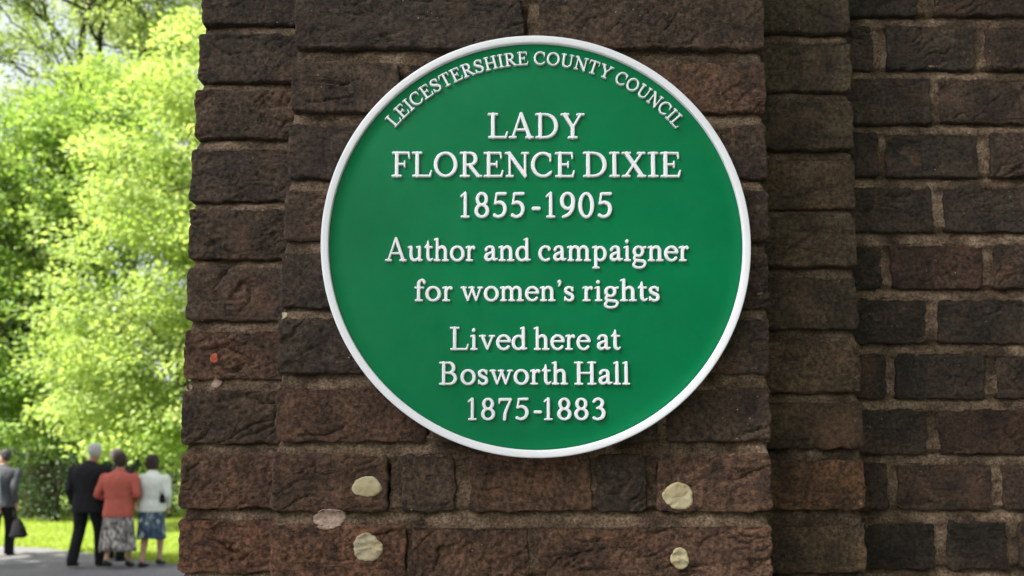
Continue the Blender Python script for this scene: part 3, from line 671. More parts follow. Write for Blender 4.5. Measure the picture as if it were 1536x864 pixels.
word('Lived', 675, 791, 491, 525); word('here', 801, 886, 491, 525); word('at', 896, 931, 491, 525)
word('Bosworth', 659, 852, 543, 577); word('Hall', 862, 945, 543, 577)
word('1875', 702, 793, 597, 630); word('-', 801, 813, 597, 630); word('1883', 816, 908, 597, 630)
def arc_word(txt, a0, a1, rb, capm):
    pens, l, r = ink(txt); pens = np.array(pens); s = capm / 100.0
    for ch, p in zip(txt, pens):
        adv = GLY[ch].adv; mid = p + adv / 2; th = R(a0 + (a1 - a0) * (mid - l) / (r - l))
        sx = R(a1 - a0) * (rb + capm * 0.35) / (r - l)
        put(ch, rb * math.sin(th) - adv / 2 * sx * math.cos(th), rb * math.cos(th) + adv / 2 * sx * math.sin(th), s, sx, th)
k = PR / 322.5
arc_word('LEICESTERSHIRE', -50.3, -2.3, 277 * k, 20.5 * k); arc_word('COUNTY', -0.5, 24.0, 277 * k, 20.5 * k); arc_word('COUNCIL', 25.5, 50.3, 277 * k, 20.5 * k)
# ================================================================== GROUND
def gp(px, y, z=0.0):
    """ground-plane x for a photo column at distance y"""
    return at(px, 700, y).x
def mat_ground(name, stops, sc, bump, trans=None):
    m, t, n, l, b = newmat(name); P = world_pos(n)
    n1 = noise(n, l, P, sc, 7, 0.65); r = ramp(n, stops); l.new(n1.outputs[0], r.inputs[0])
    n2 = noise(n, l, P, sc * 18, 5, 0.7); r2 = ramp(n, [(0.3, (0.6,) * 3), (0.7, (1.4,) * 3)]); l.new(n2.outputs[0], r2.inputs[0])
    c = mixc(n, l, 1.0, r.outputs[0], r2.outputs[0], 'MULTIPLY'); l.new(c, b.inputs['Base Color']); b.inputs['Roughness'].default_value = 0.95
    nb = noise(n, l, P, sc * 25, 6, 0.7); bp = n.new('ShaderNodeBump'); bp.inputs['Distance'].default_value = bump; l.new(nb.outputs[0], bp.inputs['Height']); l.new(bp.outputs[0], b.inputs['Normal'])
    return m
M_LAWN = mat_ground('lawn', [(0.3, (0.12, 0.19, 0.02)), (0.55, (0.19, 0.27, 0.035)), (0.75, (0.25, 0.31, 0.05))], 0.8, 0.03)
M_PATH = mat_ground('path_gravel', [(0.3, (0.125, 0.12, 0.125)), (0.6, (0.17, 0.163, 0.168)), (0.8, (0.25, 0.24, 0.235))], 1.4, 0.01)
g = link('ground', mesh_py('ground', [(-400, -200, 0), (400, -200, 0), (400, 600, 0), (-400, 600, 0)], [(0, 1, 2, 3)], False), None, M_LAWN); g['kind'] = 'structure'
edge = []
for i in range(161):
    x = -40 + i * 0.35
    base = np.interp(x, [-40, -14, -9.0, -7.7, -5.3, -4.0, -2.0, 16], [16.2, 14.5, 13.5, 13.0, 11.3, 10.4, 9.4, 8.5])
    edge.append((x, float(base) + 0.10 * float(fbm(np.array([x * 1.7]), np.array([3.3]), 3)[0])))
V = [(x, -12.0, 0.004) for x, y in edge] + [(x, y, 0.004) for x, y in edge]; n_ = len(edge)
g = link('path', mesh_py('path', V, [(i, i + 1, n_ + i + 1, n_ + i) for i in range(n_ - 1)], False), None, M_PATH); g['kind'] = 'structure'

# grass blades along the visible strip of lawn
N = 60000
gx = rng.uniform(-16, -2, N); u_ = rng.uniform(0, 1, N)
ey = np.interp(gx, [e[0] for e in edge], [e[1] for e in edge]); gy = ey - 0.03 + u_ ** 1.3 * 9.5
hh = rng.uniform(0.03, 0.085, N); an = rng.uniform(0, math.pi, N); wd = 0.006 + 0.004 * rng.random(N)
le = rng.normal(0, 0.025, (N, 2))
A = np.stack([gx - wd * np.cos(an), gy - wd * np.sin(an), np.zeros(N)], 1); B = np.stack([gx + wd * np.cos(an), gy + wd * np.sin(an), np.zeros(N)], 1)
T = np.stack([gx + le[:, 0], gy + le[:, 1], hh], 1)
co = np.stack([A, B, T], 1).reshape(-1, 3)
M_GRASS = mat_leaf('grass_blade', (0.26, 0.36, 0.045), (0.38, 0.45, 0.08), 0.45)
me = mesh_np('grass', co, np.arange(3 * N).reshape(-1, 3), False)
a_ = me.attributes.new('leaf_tone', 'FLOAT', 'POINT'); a_.data.foreach_set('value', np.repeat(rng.random(N), 3).astype(np.float32))
tag(link('grass', me, None, M_GRASS), 'short sunlit lawn grass growing beyond the path', 'grass', kind='stuff')

# ================================================================== TREES
def tube(pts, rad, n=8):
    V, F = [], []
    for i, (p, r) in enumerate(zip(pts, rad)):
        p = Vector(p); d = Vector(pts[min(i + 1, len(pts) - 1)]) - Vector(pts[max(i - 1, 0)])
        d = d.normalized() if d.length > 1e-6 else Vector((0, 0, 1))
        a = d.orthogonal().normalized() if abs(d.z) < 0.9 else Vector((1, 0, 0)) ; a = (a - d * a.dot(d)).normalized(); b = d.cross(a)
        for k in range(n):
            t = 2 * math.pi * k / n; rr = r * (1 + 0.08 * math.sin(3 * t + i)); V.append(p + a * math.cos(t) * rr + b * math.sin(t) * rr)
    for i in range(len(pts) - 1):
        for k in range(n): F.append((i * n + k, i * n + (k + 1) % n, (i + 1) * n + (k + 1) % n, (i + 1) * n + k))
    F.append(tuple(range(n))[::-1]); F.append(tuple((len(pts) - 1) * n + k for k in range(n)))
    return V, F
def join(parts):
    V, F = [], []
    for v, f in parts:
        b = len(V); V += list(v); F += [tuple(b + i for i in q) for q in f]
    return V, F
def bent(a, b, k, sag, seed):
    r = random.Random(seed); a = Vector(a); b = Vector(b); L = (b - a).length
    off = [Vector((r.uniform(-1, 1), r.uniform(-1, 1), r.uniform(-1, 1))) * L * sag for _ in range(k + 1)]
    return [a.lerp(b, i / k) + off[i] * math.sin(math.pi * i / k) + Vector((0, 0, L * 0.10 * math.sin(math.pi * i / k))) for i in range(k + 1)]
def leaf_mesh(centers, sizes, dirs, size, droop, name='crown', tonebase=None):
    """centers: leaf positions; dirs: outward spray direction; each leaf two triangles folded on its midrib"""
    n = len(centers); L = size * sizes
    d = dirs + rng.normal(0, 0.55, (n, 3)); d[:, 2] -= droop; d /= np.linalg.norm(d, axis=1)[:, None] + 1e-9
    nr = rng.normal(0, 0.50, (n, 3)) + np.array([-0.40, -0.42, 0.72]) + 0.25 * dirs      # leaves turn towards the light
    s = np.cross(d, nr); s /= np.linalg.norm(s, axis=1)[:, None] + 1e-9; up = np.cross(s, d)
    wdt = 0.38 * L
    p0 = centers; p1 = centers + d * L[:, None]; m = centers + d * (0.45 * L)[:, None] - up * (0.10 * L)[:, None]
    q1 = m + s * wdt[:, None] + up * (0.16 * L)[:, None]; q2 = m - s * wdt[:, None] + up * (0.16 * L)[:, None]
    co = np.stack([p0, q1, p1, q2], 1).reshape(-1, 3); i = np.arange(n) * 4
    F = np.concatenate([np.stack([i, i + 1, i + 2], 1), np.stack([i, i + 2, i + 3], 1)])
    me = mesh_np(name, co, F, False)
    tone = np.clip((rng.random(n) if tonebase is None else tonebase + rng.normal(0, 0.16, n)), 0, 1)
    a = me.attributes.new('leaf_tone', 'FLOAT', 'POINT'); a.data.foreach_set('value', np.repeat(tone, 4).astype(np.float32))
    return me
def sprays(clumps, per, flat=0.45):
    """leaves gathered in clumps: clumps = array of (x,y,z,r,outx,outy,outz)"""
    cs, dr, sz, tn = [], [], [], []
    for c in clumps:
        n = max(6, int(per * (c[3] / 0.5) ** 2 * random.uniform(0.7, 1.3)))
        v = rng.normal(0, 1, (n, 3)); v /= np.linalg.norm(v, axis=1)[:, None]; rad = rng.random(n) ** 0.45
        v[:, 2] *= flat
        out = c[4:7]; p = c[:3] + v * rad[:, None] * c[3]
        hr = np.hypot(p[:, 0] - c[0], p[:, 1] - c[1]); p[:, 2] -= 0.35 * hr ** 1.5 / max(0.3, c[3]) ** 0.5     # boughs arch down at their ends
        cs.append(p); dd = v * 0.8 + out * 0.7; dr.append(dd); sz.append(rng.uniform(0.65, 1.25, n)); tn.append(np.full(n, np.clip(rng.normal(0.5, 0.22), 0, 1)))
    return np.concatenate(cs), np.concatenate(sz), np.concatenate(dr), np.concatenate(tn)
def blob_clumps(ells, n, rmin, rmax, lower=None):
    out = []
    vol = np.array([e[3] * e[4] + e[4] * e[5] for e in ells]); pr = vol / vol.sum()
    for _ in range(n):
        e = ells[rng.choice(len(ells), p=pr)]; v = rng.normal(0, 1, 3); v /= np.linalg.norm(v)
        q = 1 - 0.55 * rng.random() ** 2.2; p = np.array(e[:3]) + v * np.array(e[3:6]) * q
        if lower is not None and p[2] < lower: continue
        out.append(np.concatenate([p, [rng.uniform(rmin, rmax)], v]))
    return np.array(out)
def tree(name, label, cat, loc, trunk_h, trunk_r, ells, nc, rr, per, leaf, mat, bark=M_BARK, group=None, droop=0.35, lower=0.3, limbs=26, seed=1, flat=0.45, top=None):
    global rng
    rng = np.random.default_rng(seed + 1000); random.seed(seed)
    t = tag(empty(name, loc), label, cat, group)
    cl = blob_clumps(ells, nc, rr[0], rr[1], lower)
    tp = top or (0.2, 0.1, trunk_h)
    st = bent((0, 0, 0), tp, 7, 0.02, seed); rad = [trunk_r * (1.35 if i == 0 else 1 - 0.82 * i / 7) for i in range(8)]
    link('trunk', mesh_py('trunk', *tube(st, rad, 12)), t, bark)
    parts = []; r = random.Random(seed)
    for k in range(limbs):
        c = cl[r.randrange(len(cl))]; z = r.uniform(0.25, 0.95); i = z * 7; a = Vector(st[int(i)]).lerp(Vector(st[min(7, int(i) + 1)]), i % 1)
        if c[2] < a.z: a = Vector(st[2]).lerp(Vector(st[3]), r.random())
        p = bent(a, c[:3], 6, 0.07, seed + k); w0 = trunk_r * r.uniform(0.22, 0.42) * (1.2 - z)
        parts.append(tube(p, [max(0.012, w0 * (1 - 0.85 * q / 6)) for q in range(7)], 6))
        for b in range(3):
            c2 = cl[r.randrange(len(cl))]; q = p[r.randint(2, 5)]; v = Vector(c2[:3]) - q
            if v.length > 2.2: v = v.normalized() * 2.2
            parts.append(tube(bent(q, q + v, 4, 0.08, seed + k * 7 + b), [w0 * 0.32 * (1 - 0.2 * s) + 0.006 for s in range(5)], 5))
    if parts: link('limbs', mesh_py('limbs', *join(parts)), t, bark)
    cs, sz, dr, tn = sprays(cl, per, flat)
    link('crown', leaf_mesh(cs, sz, dr, leaf, droop, tonebase=tn), t, mat)
    return t
M_LIME = mat_leaf('lime_leaf', (0.25, 0.37, 0.09), (0.42, 0.50, 0.19), 0.5)
M_BEECH = mat_leaf('beech_leaf', (0.17, 0.29, 0.055), (0.33, 0.44, 0.13), 0.48)
M_HIGH = mat_leaf('high_leaf', (0.20, 0.28, 0.09), (0.34, 0.42, 0.17), 0.45)
M_YEW = mat_leaf('yew_leaf', (0.018, 0.042, 0.012), (0.045, 0.085, 0.022), 0.2)
M_SHRUB = mat_leaf('shrub_leaf', (0.045, 0.10, 0.018), (0.10, 0.18, 0.035), 0.4)
def pz(px, py, Y): p = at(px, py, Y); return (p.x, p.z)
def ell(px, py, Y, rx, ry, rz, o):      # ellipsoid centred where the photo shows that mass, relative to the tree's base
    p = at(px, py, Y); return (p.x - o[0], Y - o[1], p.z, rx, ry, rz)
# right-hand bright tree, boughs sweeping down to head height
Y = 17.5; o = (at(300, 700, Y).x, Y, 0)
tree('lime_tree', 'nearest bright yellow-green tree, leafy boughs hanging down behind the three walkers', 'tree', o, 8.5, 0.26,
     [ell(300, 250, Y, 2.6, 2.2, 2.3, o), ell(215, 420, Y - .6, 2.0, 1.8, 1.9, o), ell(160, 560, Y - .8, 1.5, 1.5, 1.35, o), ell(290, 560, Y - .5, 2.4, 1.8, 1.8, o), ell(360, 120, Y, 2.0, 1.8, 1.8, o), ell(400, 420, Y, 2.5, 2.3, 3.0, o), ell(215, 655, Y - 1.2, 1.4, 1.0, 0.55, o)],
     820, (0.35, 0.75), 62, 0.115, M_LIME, seed=3, lower=1.5, limbs=30)
Y = 20.5; o = (at(60, 700, Y).x, Y, 0)
tree('beech_tree', 'wide mid-green tree filling the left edge behind the grey-jacketed walker', 'tree', o, 8.5, 0.32,
     [ell(60, 330, Y, 2.9, 2.2, 2.6, o), ell(-60, 470, Y, 3.0, 2.4, 2.6, o), ell(70, 500, Y - .7, 2.0, 1.6, 2.0, o), ell(150, 260, Y, 2.4, 2.0, 2.2, o), ell(30, 620, Y - .6, 1.8, 1.4, 1.2, o), ell(215, 200, Y + .5, 2.2, 2.0, 2.1, o), ell(-130, 300, Y, 2.5, 2.5, 2.5, o), ell(120, 600, Y, 1.7, 1.3, 1.3, o), ell(-20, 260, Y, 2.4, 2.0, 2.2, o), ell(10, 540, Y + .6, 2.6, 1.6, 2.2, o)],
     1150, (0.4, 0.85), 56, 0.125, M_BEECH, seed=11, lower=1.0, limbs=30)
# tall trees behind, dark stems and thin young leaf with white sky between
def tall(px, Y, h, r0, lab, seed, spread, nc, lean=0.0):
    x = at(px, 700, Y).x; t = tag(empty('tall_tree', (x, Y, 0)), lab, 'tree', 'tall trees behind the bright foliage')
    r = random.Random(seed); st = bent((0, 0, 0), (lean, 0, h), 9, 0.025, seed)
    link('trunk', mesh_py('trunk', *tube(st, [r0 * (1.3 if i == 0 else 1 - 0.085 * i) for i in range(10)], 10)), t, M_BARKD)
    parts, tips = [], []
    def grow(a, d, L, rad, dep):
        b = a + d * L; p = bent(a, b, 4, 0.09, r.randrange(9999)); parts.append(tube(p, [max(0.012, rad * (1 - 0.14 * i)) for i in range(5)], 6 if dep < 2 else 4))
        if dep >= 2: tips.append(b); tips.append(p[3])
        if dep == 1: tips.append(b)
        if dep < 4:
            for _ in range(3 if dep < 2 else 2):
                dd = (d + Vector((r.uniform(-1, 1), r.uniform(-1, 1), r.uniform(-0.45, 0.8))) * 0.85).normalized()
                grow(p[r.randint(2, 4)], dd, L * r.uniform(0.55, 0.8), rad * 0.5, dep + 1)
    for k in range(17):
        z = r.uniform(0.33, 1.0); i = z * 9; a = Vector(st[min(9, int(i))]); an_ = r.uniform(0, 6.28)
        grow(a, Vector((math.cos(an_), math.sin(an_), r.uniform(0.05, 0.9))).normalized(), spread * r.uniform(0.5, 0.9) * (1.15 - 0.5 * z), r0 * 0.36 * (1.25 - z * 0.7), 1)
    link('limbs', mesh_py('limbs', *join(parts)), t, M_BARKD)
    r.shuffle(tips); tips = tips[:nc]
    cl = np.array([[p.x, p.y, p.z, r.uniform(0.5, 1.15), 0, 0, 0.3] for p in tips])
    cs, sz, dr, tn = sprays(cl, 15, 0.6); link('crown', leaf_mesh(cs, sz, dr, 0.17, 0.2, tonebase=tn), t, M_HIGH)
tall(75, 33, 23.5, 0.34, 'leftmost tall tree with a long dark side branch against the white sky', 5, 4.6, 300, 0.8)
tall(150, 36, 25, 0.36, 'tall dark-stemmed tree standing between two others at the top', 8, 4.2, 420, -0.6)
tall(195, 34, 25, 0.36, 'rightmost tall tree in view, dark stem beside the brick pier edge', 13, 4.2, 460, 0.3)
tall(290, 38, 25, 0.38, 'tall tree almost wholly behind the brick pier', 21, 4.6, 480, 0.3)
tall(-70, 40, 24, 0.38, 'tall tree outside the left edge of the picture', 34, 4.8, 300, 0.3)
# far wood closing the view across the park
rng = np.random.default_rng(5); random.seed(5)
cl = np.array([[x, 62 + rng.uniform(-4, 4) + 0.004 * x * x, z, rng.uniform(1.3, 2.4), 0, -0.5, 0.3] for x in np.arange(-90, 70, 1.6) for z in np.arange(0.8, 8.5 + 3 * math.sin(x * 0.21) + 2 * math.sin(x * 0.53), 1.7)])
cs, sz, dr, tn = sprays(cl, 8, 0.8)
tag(link('woodland', leaf_mesh(cs, sz, dr, 0.55, 0.2, 'woodland', tonebase=tn), None, M_SHRUB), 'green wood closing the far side of the park', 'woodland', kind='stuff')
# dark evergreen and shrubs under the boughs
def bush(px, Y, hgt, wid, mat, lab, seed, nm='shrub', cat='shrub', leaf=0.09, nc=120, per=48):
    o = (at(px, 700, Y).x, Y, 0)
    tree(nm, lab, cat, o, hgt * 0.8, 0.07, [(0, 0, hgt * 0.5, wid, wid * 0.8, hgt * 0.52), (wid * 0.5, 0.2, hgt * 0.35, wid * 0.6, wid * 0.6, hgt * 0.36), (-wid * 0.6, -0.1, hgt * 0.3, wid * 0.6, wid * 0.6, hgt * 0.3)],
         nc, (0.2, 0.42), per, leaf, mat, M_BARKD, droop=0.1, lower=0.1, limbs=10, seed=seed, flat=0.8)
bush(84, 19.0, 2.2, 0.85, M_YEW, 'dark upright yew between the grey-jacketed walker and the man in black', 41, 'yew_bush', 'bush', 0.07, 130)
bush(15, 22.5, 2.0, 1.5, M_SHRUB, 'low green shrub behind the grey-jacketed walker', 42)
bush(125, 21.5, 1.9, 1.2, M_SHRUB, 'shrub in shade behind the man in the black suit', 43)
bush(190, 20.5, 2.0, 1.2, M_YEW, 'dark shrub behind the woman in the coral jacket', 44)
bush(255, 20.0, 2.1, 1.2, M_SHRUB, 'shrub at the edge of the pier behind the woman in white', 45)
bush(-60, 21.5, 2.2, 1.6, M_YEW, 'dark shrub past the left edge of the lawn', 46)
bush(60, 25.5, 2.6, 2.4, M_SHRUB, 'broad shrub at the back of the shaded ground', 47, nc=180)
bush(200, 25.5, 2.8, 2.8, M_YEW, 'broad dark shrub at the back under the lime boughs', 48, nc=200)
# the trees on the left whose shade lies over the path, the tall one placed and thinned to dapple the sun on the pier, and unseen ones added behind the viewer to block light from the right

def wide_tree(x, y, cz, r, lab, seed, nc=380, grp='trees standing around the path outside the picture'):
    tree('shade_tree', lab, 'tree', (x, y, 0), cz, 0.3, [(0, 0, cz, r, r * 1.05, r * 0.85), (r * .28, 0.5, cz - r * .34, r * .7, r * .75, r * .57), (-r * .4, -0.6, cz - r * .28, r * .7, r * .75, r * .57)],
         nc, (0.6, 1.1), 26, 0.26, M_BEECH, seed=seed, lower=cz - r * 1.2, limbs=22, group=grp)
wide_tree(-11.9, 4.6, 7.5, 3.5, 'spreading tree left of the path, farthest of the trees casting shade', 60)
wide_tree(-12.4, -0.8, 7.5, 3.5, 'spreading tree left of the path, middle one of the trees casting shade', 61)
wide_tree(-15.6, -9.8, 24.7, 2.9, 'tall narrow tree whose shade falls on the brick pier', 74, 60)
wide_tree(4.6, -6.0, 4.2, 3.4, 'low spreading tree opposite the brick wall, nearer the pier', 63, 420)
wide_tree(10.5, -4.5, 5.0, 4.2, 'unseen tree added to block light from the right, opposite the far end of the brick wall', 64, 420)
wide_tree(0.8, -11.5, 4.6, 3.4, 'unseen tree added behind the viewer to block light, opposite the brick pier', 65, 380)

# ================================================================== PEOPLE (seen from behind, walking away)
def loft(secs, n=20, sq=2.3):
    """secs: (x,y,z,rx,ry[,yaw]) ellipses stacked along the limb; cross sections turned to the path"""
    V, F = [], []; P = [Vector(s[:3]) for s in secs]
    for i, s in enumerate(secs):
        d = (P[min(i + 1, len(P) - 1)] - P[max(i - 1, 0)]); d = d.normalized() if d.length > 1e-7 else Vector((0, 0, 1))
        up = Vector((0, 1, 0)) if abs(d.y) < 0.85 else Vector((0, 0, 1)); a = up.cross(d).normalized(); b = d.cross(a)
        for k in range(n):
            t = 2 * math.pi * k / n; c, q = math.cos(t), math.sin(t)
            c = math.copysign(abs(c) ** (2 / sq), c); q = math.copysign(abs(q) ** (2 / sq), q)
            V.append(P[i] + a * c * s[3] + b * q * s[4])
    for i in range(len(secs) - 1):
        for k in range(n): F.append((i * n + k, i * n + (k + 1) % n, (i + 1) * n + (k + 1) % n, (i + 1) * n + k))
    F.append(tuple(range(n))[::-1]); F.append(tuple((len(secs) - 1) * n + k for k in range(n)))
    return V, F
def dens(secs, m=4):
    out = []
    for i in range(len(secs) - 1):
        for k in range(m):
            t = k / m; out.append(tuple(a + (b - a) * t for a, b in zip(secs[i], secs[i + 1])))
    return out + [secs[-1]]
def spl(secs, m=5):
    P = [secs[0]] + list(secs) + [secs[-1]]; out = []
    for i in range(1, len(P) - 2):
        for k in range(m):
            t = k / m
            out.append(tuple(0.5 * (2 * p1 + (-p0 + p2) * t + (2 * p0 - 5 * p1 + 4 * p2 - p3) * t * t + (-p0 + 3 * p1 - 3 * p2 + p3) * t ** 3) for p0, p1, p2, p3 in zip(P[i - 1], P[i], P[i + 1], P[i + 2])))
    return out + [secs[-1]]
def merged(name, parts, parent, mat, voxel, folds=0.0, label=None):
    me = mesh_py(name, *join(parts)); o = link(name, me, parent, mat)
    bm = bmesh.new(); bm.from_mesh(me); bmesh.ops.recalc_face_normals(bm, faces=bm.faces); bm.to_mesh(me); bm.free()
    rm = o.modifiers.new('one_surface', 'REMESH'); rm.mode = 'VOXEL'; rm.voxel_size = voxel; rm.use_smooth_shade = True
    sm = o.modifiers.new('soften', 'SMOOTH'); sm.factor = 0.5; sm.iterations = 3
    if folds:
        tx = bpy.data.textures.get('folds') or bpy.data.textures.new('folds', 'CLOUDS'); tx.noise_scale = 0.09
        dm = o.modifiers.new('folds', 'DISPLACE'); dm.texture = tx; dm.strength = folds; dm.mid_level = 0.5
    if label: o['label'] = label
    return o
M_SKIN = mat_simple('skin', (0.42, 0.24, 0.17), 0.6, 0.12, 12)
def cloth(name, col, var=0.2, scale=30, rough=0.9, col2=None): return mat_simple(name, col, rough, var, scale, 0.0008, 260, 0.15, col2)
def hand(wr, dirv, side):
    """palm, four unequal bent fingers and a thumb; wr wrist point, dirv direction of the hand"""
    d = Vector(dirv).normalized(); s = Vector((0, 1, 0)); s = (s - d * s.dot(d)).normalized(); nrm = d.cross(s) * side
    wr = Vector(wr); parts = []
    palm = [tuple(wr + d * t) + (a, b) for t, a, b in ((-0.02, 0.024, 0.02), (0.02, 0.028, 0.036), (0.06, 0.021, 0.042), (0.085, 0.016, 0.04))]
    parts.append(loft(palm, 12))
    for k, (off, L) in enumerate(((-0.030, 0.062), (-0.010, 0.074), (0.010, 0.078), (0.029, 0.070))):
        p0 = wr + d * 0.075 + s * off; p1 = p0 + d * L * 0.5 + nrm * 0.006; p2 = p1 + (d * 0.85 + nrm * 0.5).normalized() * L * 0.5
        parts.append(loft([tuple(p0) + (0.0095, 0.0095), tuple(p1) + (0.009, 0.009), tuple(p2) + (0.007, 0.007)], 8))
    t0 = wr + d * 0.025 + s * 0.03; t1 = t0 + (d * 0.6 + s * 0.7).normalized() * 0.035; t2 = t1 + (d * 0.95 + s * 0.2).normalized() * 0.03
    parts.append(loft([tuple(t0) + (0.012, 0.012), tuple(t1) + (0.011, 0.011), tuple(t2) + (0.008, 0.008)], 8))
    return parts
def person(px, Y, height, yaw, label, feet, arms, top, bottom, hair, shoe, head_off=(0, 0), group=None, wide=1.0, lookyaw=0.0, top_hem=0.80, top_kind='jacket', sleeve_to=0.97, skirt=None, shirt=None, bald=False):
    """arms: for each side (elbow, wrist) in body frame; feet: per side (x, y); body faces +Y before the yaw"""
    k = height / 1.75
    root = tag(empty('person', (at(px, 760, Y).x, Y, 0.004)), label, 'person', group); root.rotation_euler = (0, 0, yaw); root.scale = (k, k, k)
    hz = 0.90; hipx = 0.095; shx = 0.175 * wide; legs = []
    body = []
    tor = [(0, 0.0, 0.84, 0.155 * wide, 0.105), (0, 0, 0.92, 0.165 * wide, 0.115), (0, 0.0, 1.05, 0.145 * wide, 0.10), (0, -0.005, 1.18, 0.155 * wide, 0.105), (0, -0.015, 1.32, 0.18 * wide, 0.112), (0, -0.01, 1.41, 0.165 * wide, 0.09), (0, 0.0, 1.46, 0.095, 0.065), (0, 0.01, 1.50, 0.056, 0.058)]
    body.append(loft(spl(tor), 24))
    hx, hy = head_off
    body.append(loft(spl([(0, 0.005, 1.45, 0.06, 0.06), (hx * .5, 0.015 + hy * .5, 1.52, 0.054, 0.058), (hx, 0.02 + hy, 1.57, 0.052, 0.056)]), 14))
    hc = Vector((hx, 0.025 + hy, 1.635))
    # head: skull, jaw, nose, ears, brow; the face looks along +Y
    Rl = Matrix.Rotation(lookyaw, 3, 'Z')
    def hp(v): return tuple(hc + Rl @ Vector(v))
    head = [(0, 0.035, -0.125, 0.030, 0.026), (0, 0.030, -0.105, 0.048, 0.058), (0, 0.012, -0.07, 0.062, 0.082), (0, 0.002, -0.02, 0.072, 0.094), (0, -0.002, 0.03, 0.076, 0.098), (0, -0.004, 0.07, 0.068, 0.086), (0, -0.005, 0.10, 0.045, 0.055), (0, -0.005, 0.113, 0.015, 0.02)]
    body.append(loft([hp(s[:3]) + s[3:] for s in spl(head)], 20))
    body.append(loft([hp((0, 0.088, 0.015)) + (0.008, 0.008), hp((0, 0.104, -0.012)) + (0.011, 0.011), hp((0, 0.118, -0.032)) + (0.015, 0.013), hp((0, 0.095, -0.042)) + (0.012, 0.008)], 8))
    for s in (-1, 1): body.append(loft([hp((s * 0.072, -0.002, 0.018)) + (0.010, 0.015), hp((s * 0.082, -0.006, 0.0)) + (0.010, 0.018), hp((s * 0.076, 0.0, -0.028)) + (0.008, 0.011)], 8))
    body.append(loft([hp((-0.022, 0.088, -0.066)) + (0.005, 0.006), hp((0, 0.096, -0.064)) + (0.008, 0.008), hp((0.022, 0.088, -0.066)) + (0.005, 0.006)], 8))
    for s in (-1, 1): body.append(loft([hp((s * 0.015, 0.088, 0.022)) + (0.006, 0.006), hp((s * 0.032, 0.09, 0.026)) + (0.009, 0.008), hp((s * 0.052, 0.078, 0.02)) + (0.006, 0.006)], 8))
    tr_parts, sh_parts, ankles = [], [], []
    for s, (fx, fy, lift) in zip((-1, 1), feet):
        hp_ = Vector((s * hipx, 0, hz)); an_ = Vector((fx, fy, 0.085 + lift)); kn = (hp_ + an_) / 2 + Vector((0, 0.05 + lift * 0.6, 0.03))
        body.append(loft(spl([tuple(hp_) + (0.085, 0.09), tuple(hp_.lerp(kn, .5)) + (0.072, 0.08), tuple(kn) + (0.052, 0.056), tuple(kn.lerp(an_, .35)) + (0.050, 0.056), tuple(kn.lerp(an_, .75)) + (0.036, 0.04), tuple(an_) + (0.033, 0.037), (an_.x, an_.y + 0.01, an_.z - 0.05, 0.03, 0.04)]), 14))
        ankles.append(an_)
        if skirt is None:
            tr_parts.append(loft(spl([tuple(hp_ + Vector((0, 0, 0.06))) + (0.098, 0.112), tuple(hp_.lerp(kn, .5)) + (0.092, 0.102), tuple(kn) + (0.077, 0.082), tuple(kn.lerp(an_, .6)) + (0.072, 0.078), tuple(an_ + Vector((0, 0, 0.0))) + (0.068, 0.08), (an_.x, an_.y + 0.01, an_.z - 0.045, 0.066, 0.085)]), 18, 2.4))
        tilt = lift * 1.8
        f = lambda t, zz: (an_.x, an_.y + t, max(0.02, an_.z - 0.055 + zz - (t + 0.06) * tilt))
        sh_parts.append(loft([f(-0.075, 0.02) + (0.026, 0.028), f(-0.05, 0.02) + (0.036, 0.042), f(0.0, 0.012) + (0.036, 0.042), f(0.07, -0.004) + (0.044, 0.032), f(0.14, -0.01) + (0.042, 0.025), f(0.185, -0.012) + (0.022, 0.016)], 14))
    ts = []
    for s, (el, wr) in zip((-1, 1), arms):
        sh = Vector((s * shx, -0.005, 1.385)); el = Vector(el); wr = Vector(wr)
        body.append(loft(spl([tuple(sh) + (0.052, 0.052), tuple(sh.lerp(el, .5)) + (0.044, 0.048), tuple(el) + (0.036, 0.038), tuple(el.lerp(wr, .4)) + (0.036, 0.036), tuple(wr) + (0.024, 0.026)]), 12))
        body += hand(wr, wr - el, s)
        e2 = el.lerp(wr, sleeve_to)
        ts.append(loft(spl([tuple(sh + Vector((-s * 0.03, 0, 0.012))) + (0.066, 0.07), tuple(sh + Vector((s * 0.015, 0, -0.02))) + (0.07, 0.074), tuple(sh.lerp(el, .5)) + (0.06, 0.066), tuple(el) + (0.052, 0.056), tuple(el.lerp(wr, .5 * sleeve_to)) + (0.048, 0.05), tuple(e2) + (0.042, 0.044)]), 14))
    merged('body', body, root, M_SKIN, 0.0085)
    hem = top_hem
    jt = [(0, 0.0, hem, 0.188 * wide, 0.142), (0, 0, hem + 0.10, 0.186 * wide, 0.14), (0, 0, 1.05, 0.172 * wide, 0.128), (0, -0.008, 1.18, 0.182 * wide, 0.13), (0, -0.018, 1.32, 0.200 * wide, 0.134), (0, -0.012, 1.41, 0.178 * wide, 0.108), (0, 0.0, 1.465, 0.10, 0.075), (0, 0.008, 1.50, 0.068, 0.068)]
    if top_kind == 'waistcoat':
        merged('shirt', ts + [loft(spl([(a, b, c, d * 0.97, e * 0.97) for a, b, c, d, e in jt]), 24)], root, shirt, 0.011, 0.012, 'white shirt')
        merged('waistcoat', [loft(spl([(a, b, c, d * (1.03 if c < 1.40 else 0.93), e * 1.05) for a, b, c, d, e in jt[:-2]]), 24)], root, top, 0.011, 0.008)
    else:
        merged(top_kind, [loft(spl(jt), 28)] + ts, root, top, 0.011, 0.014)
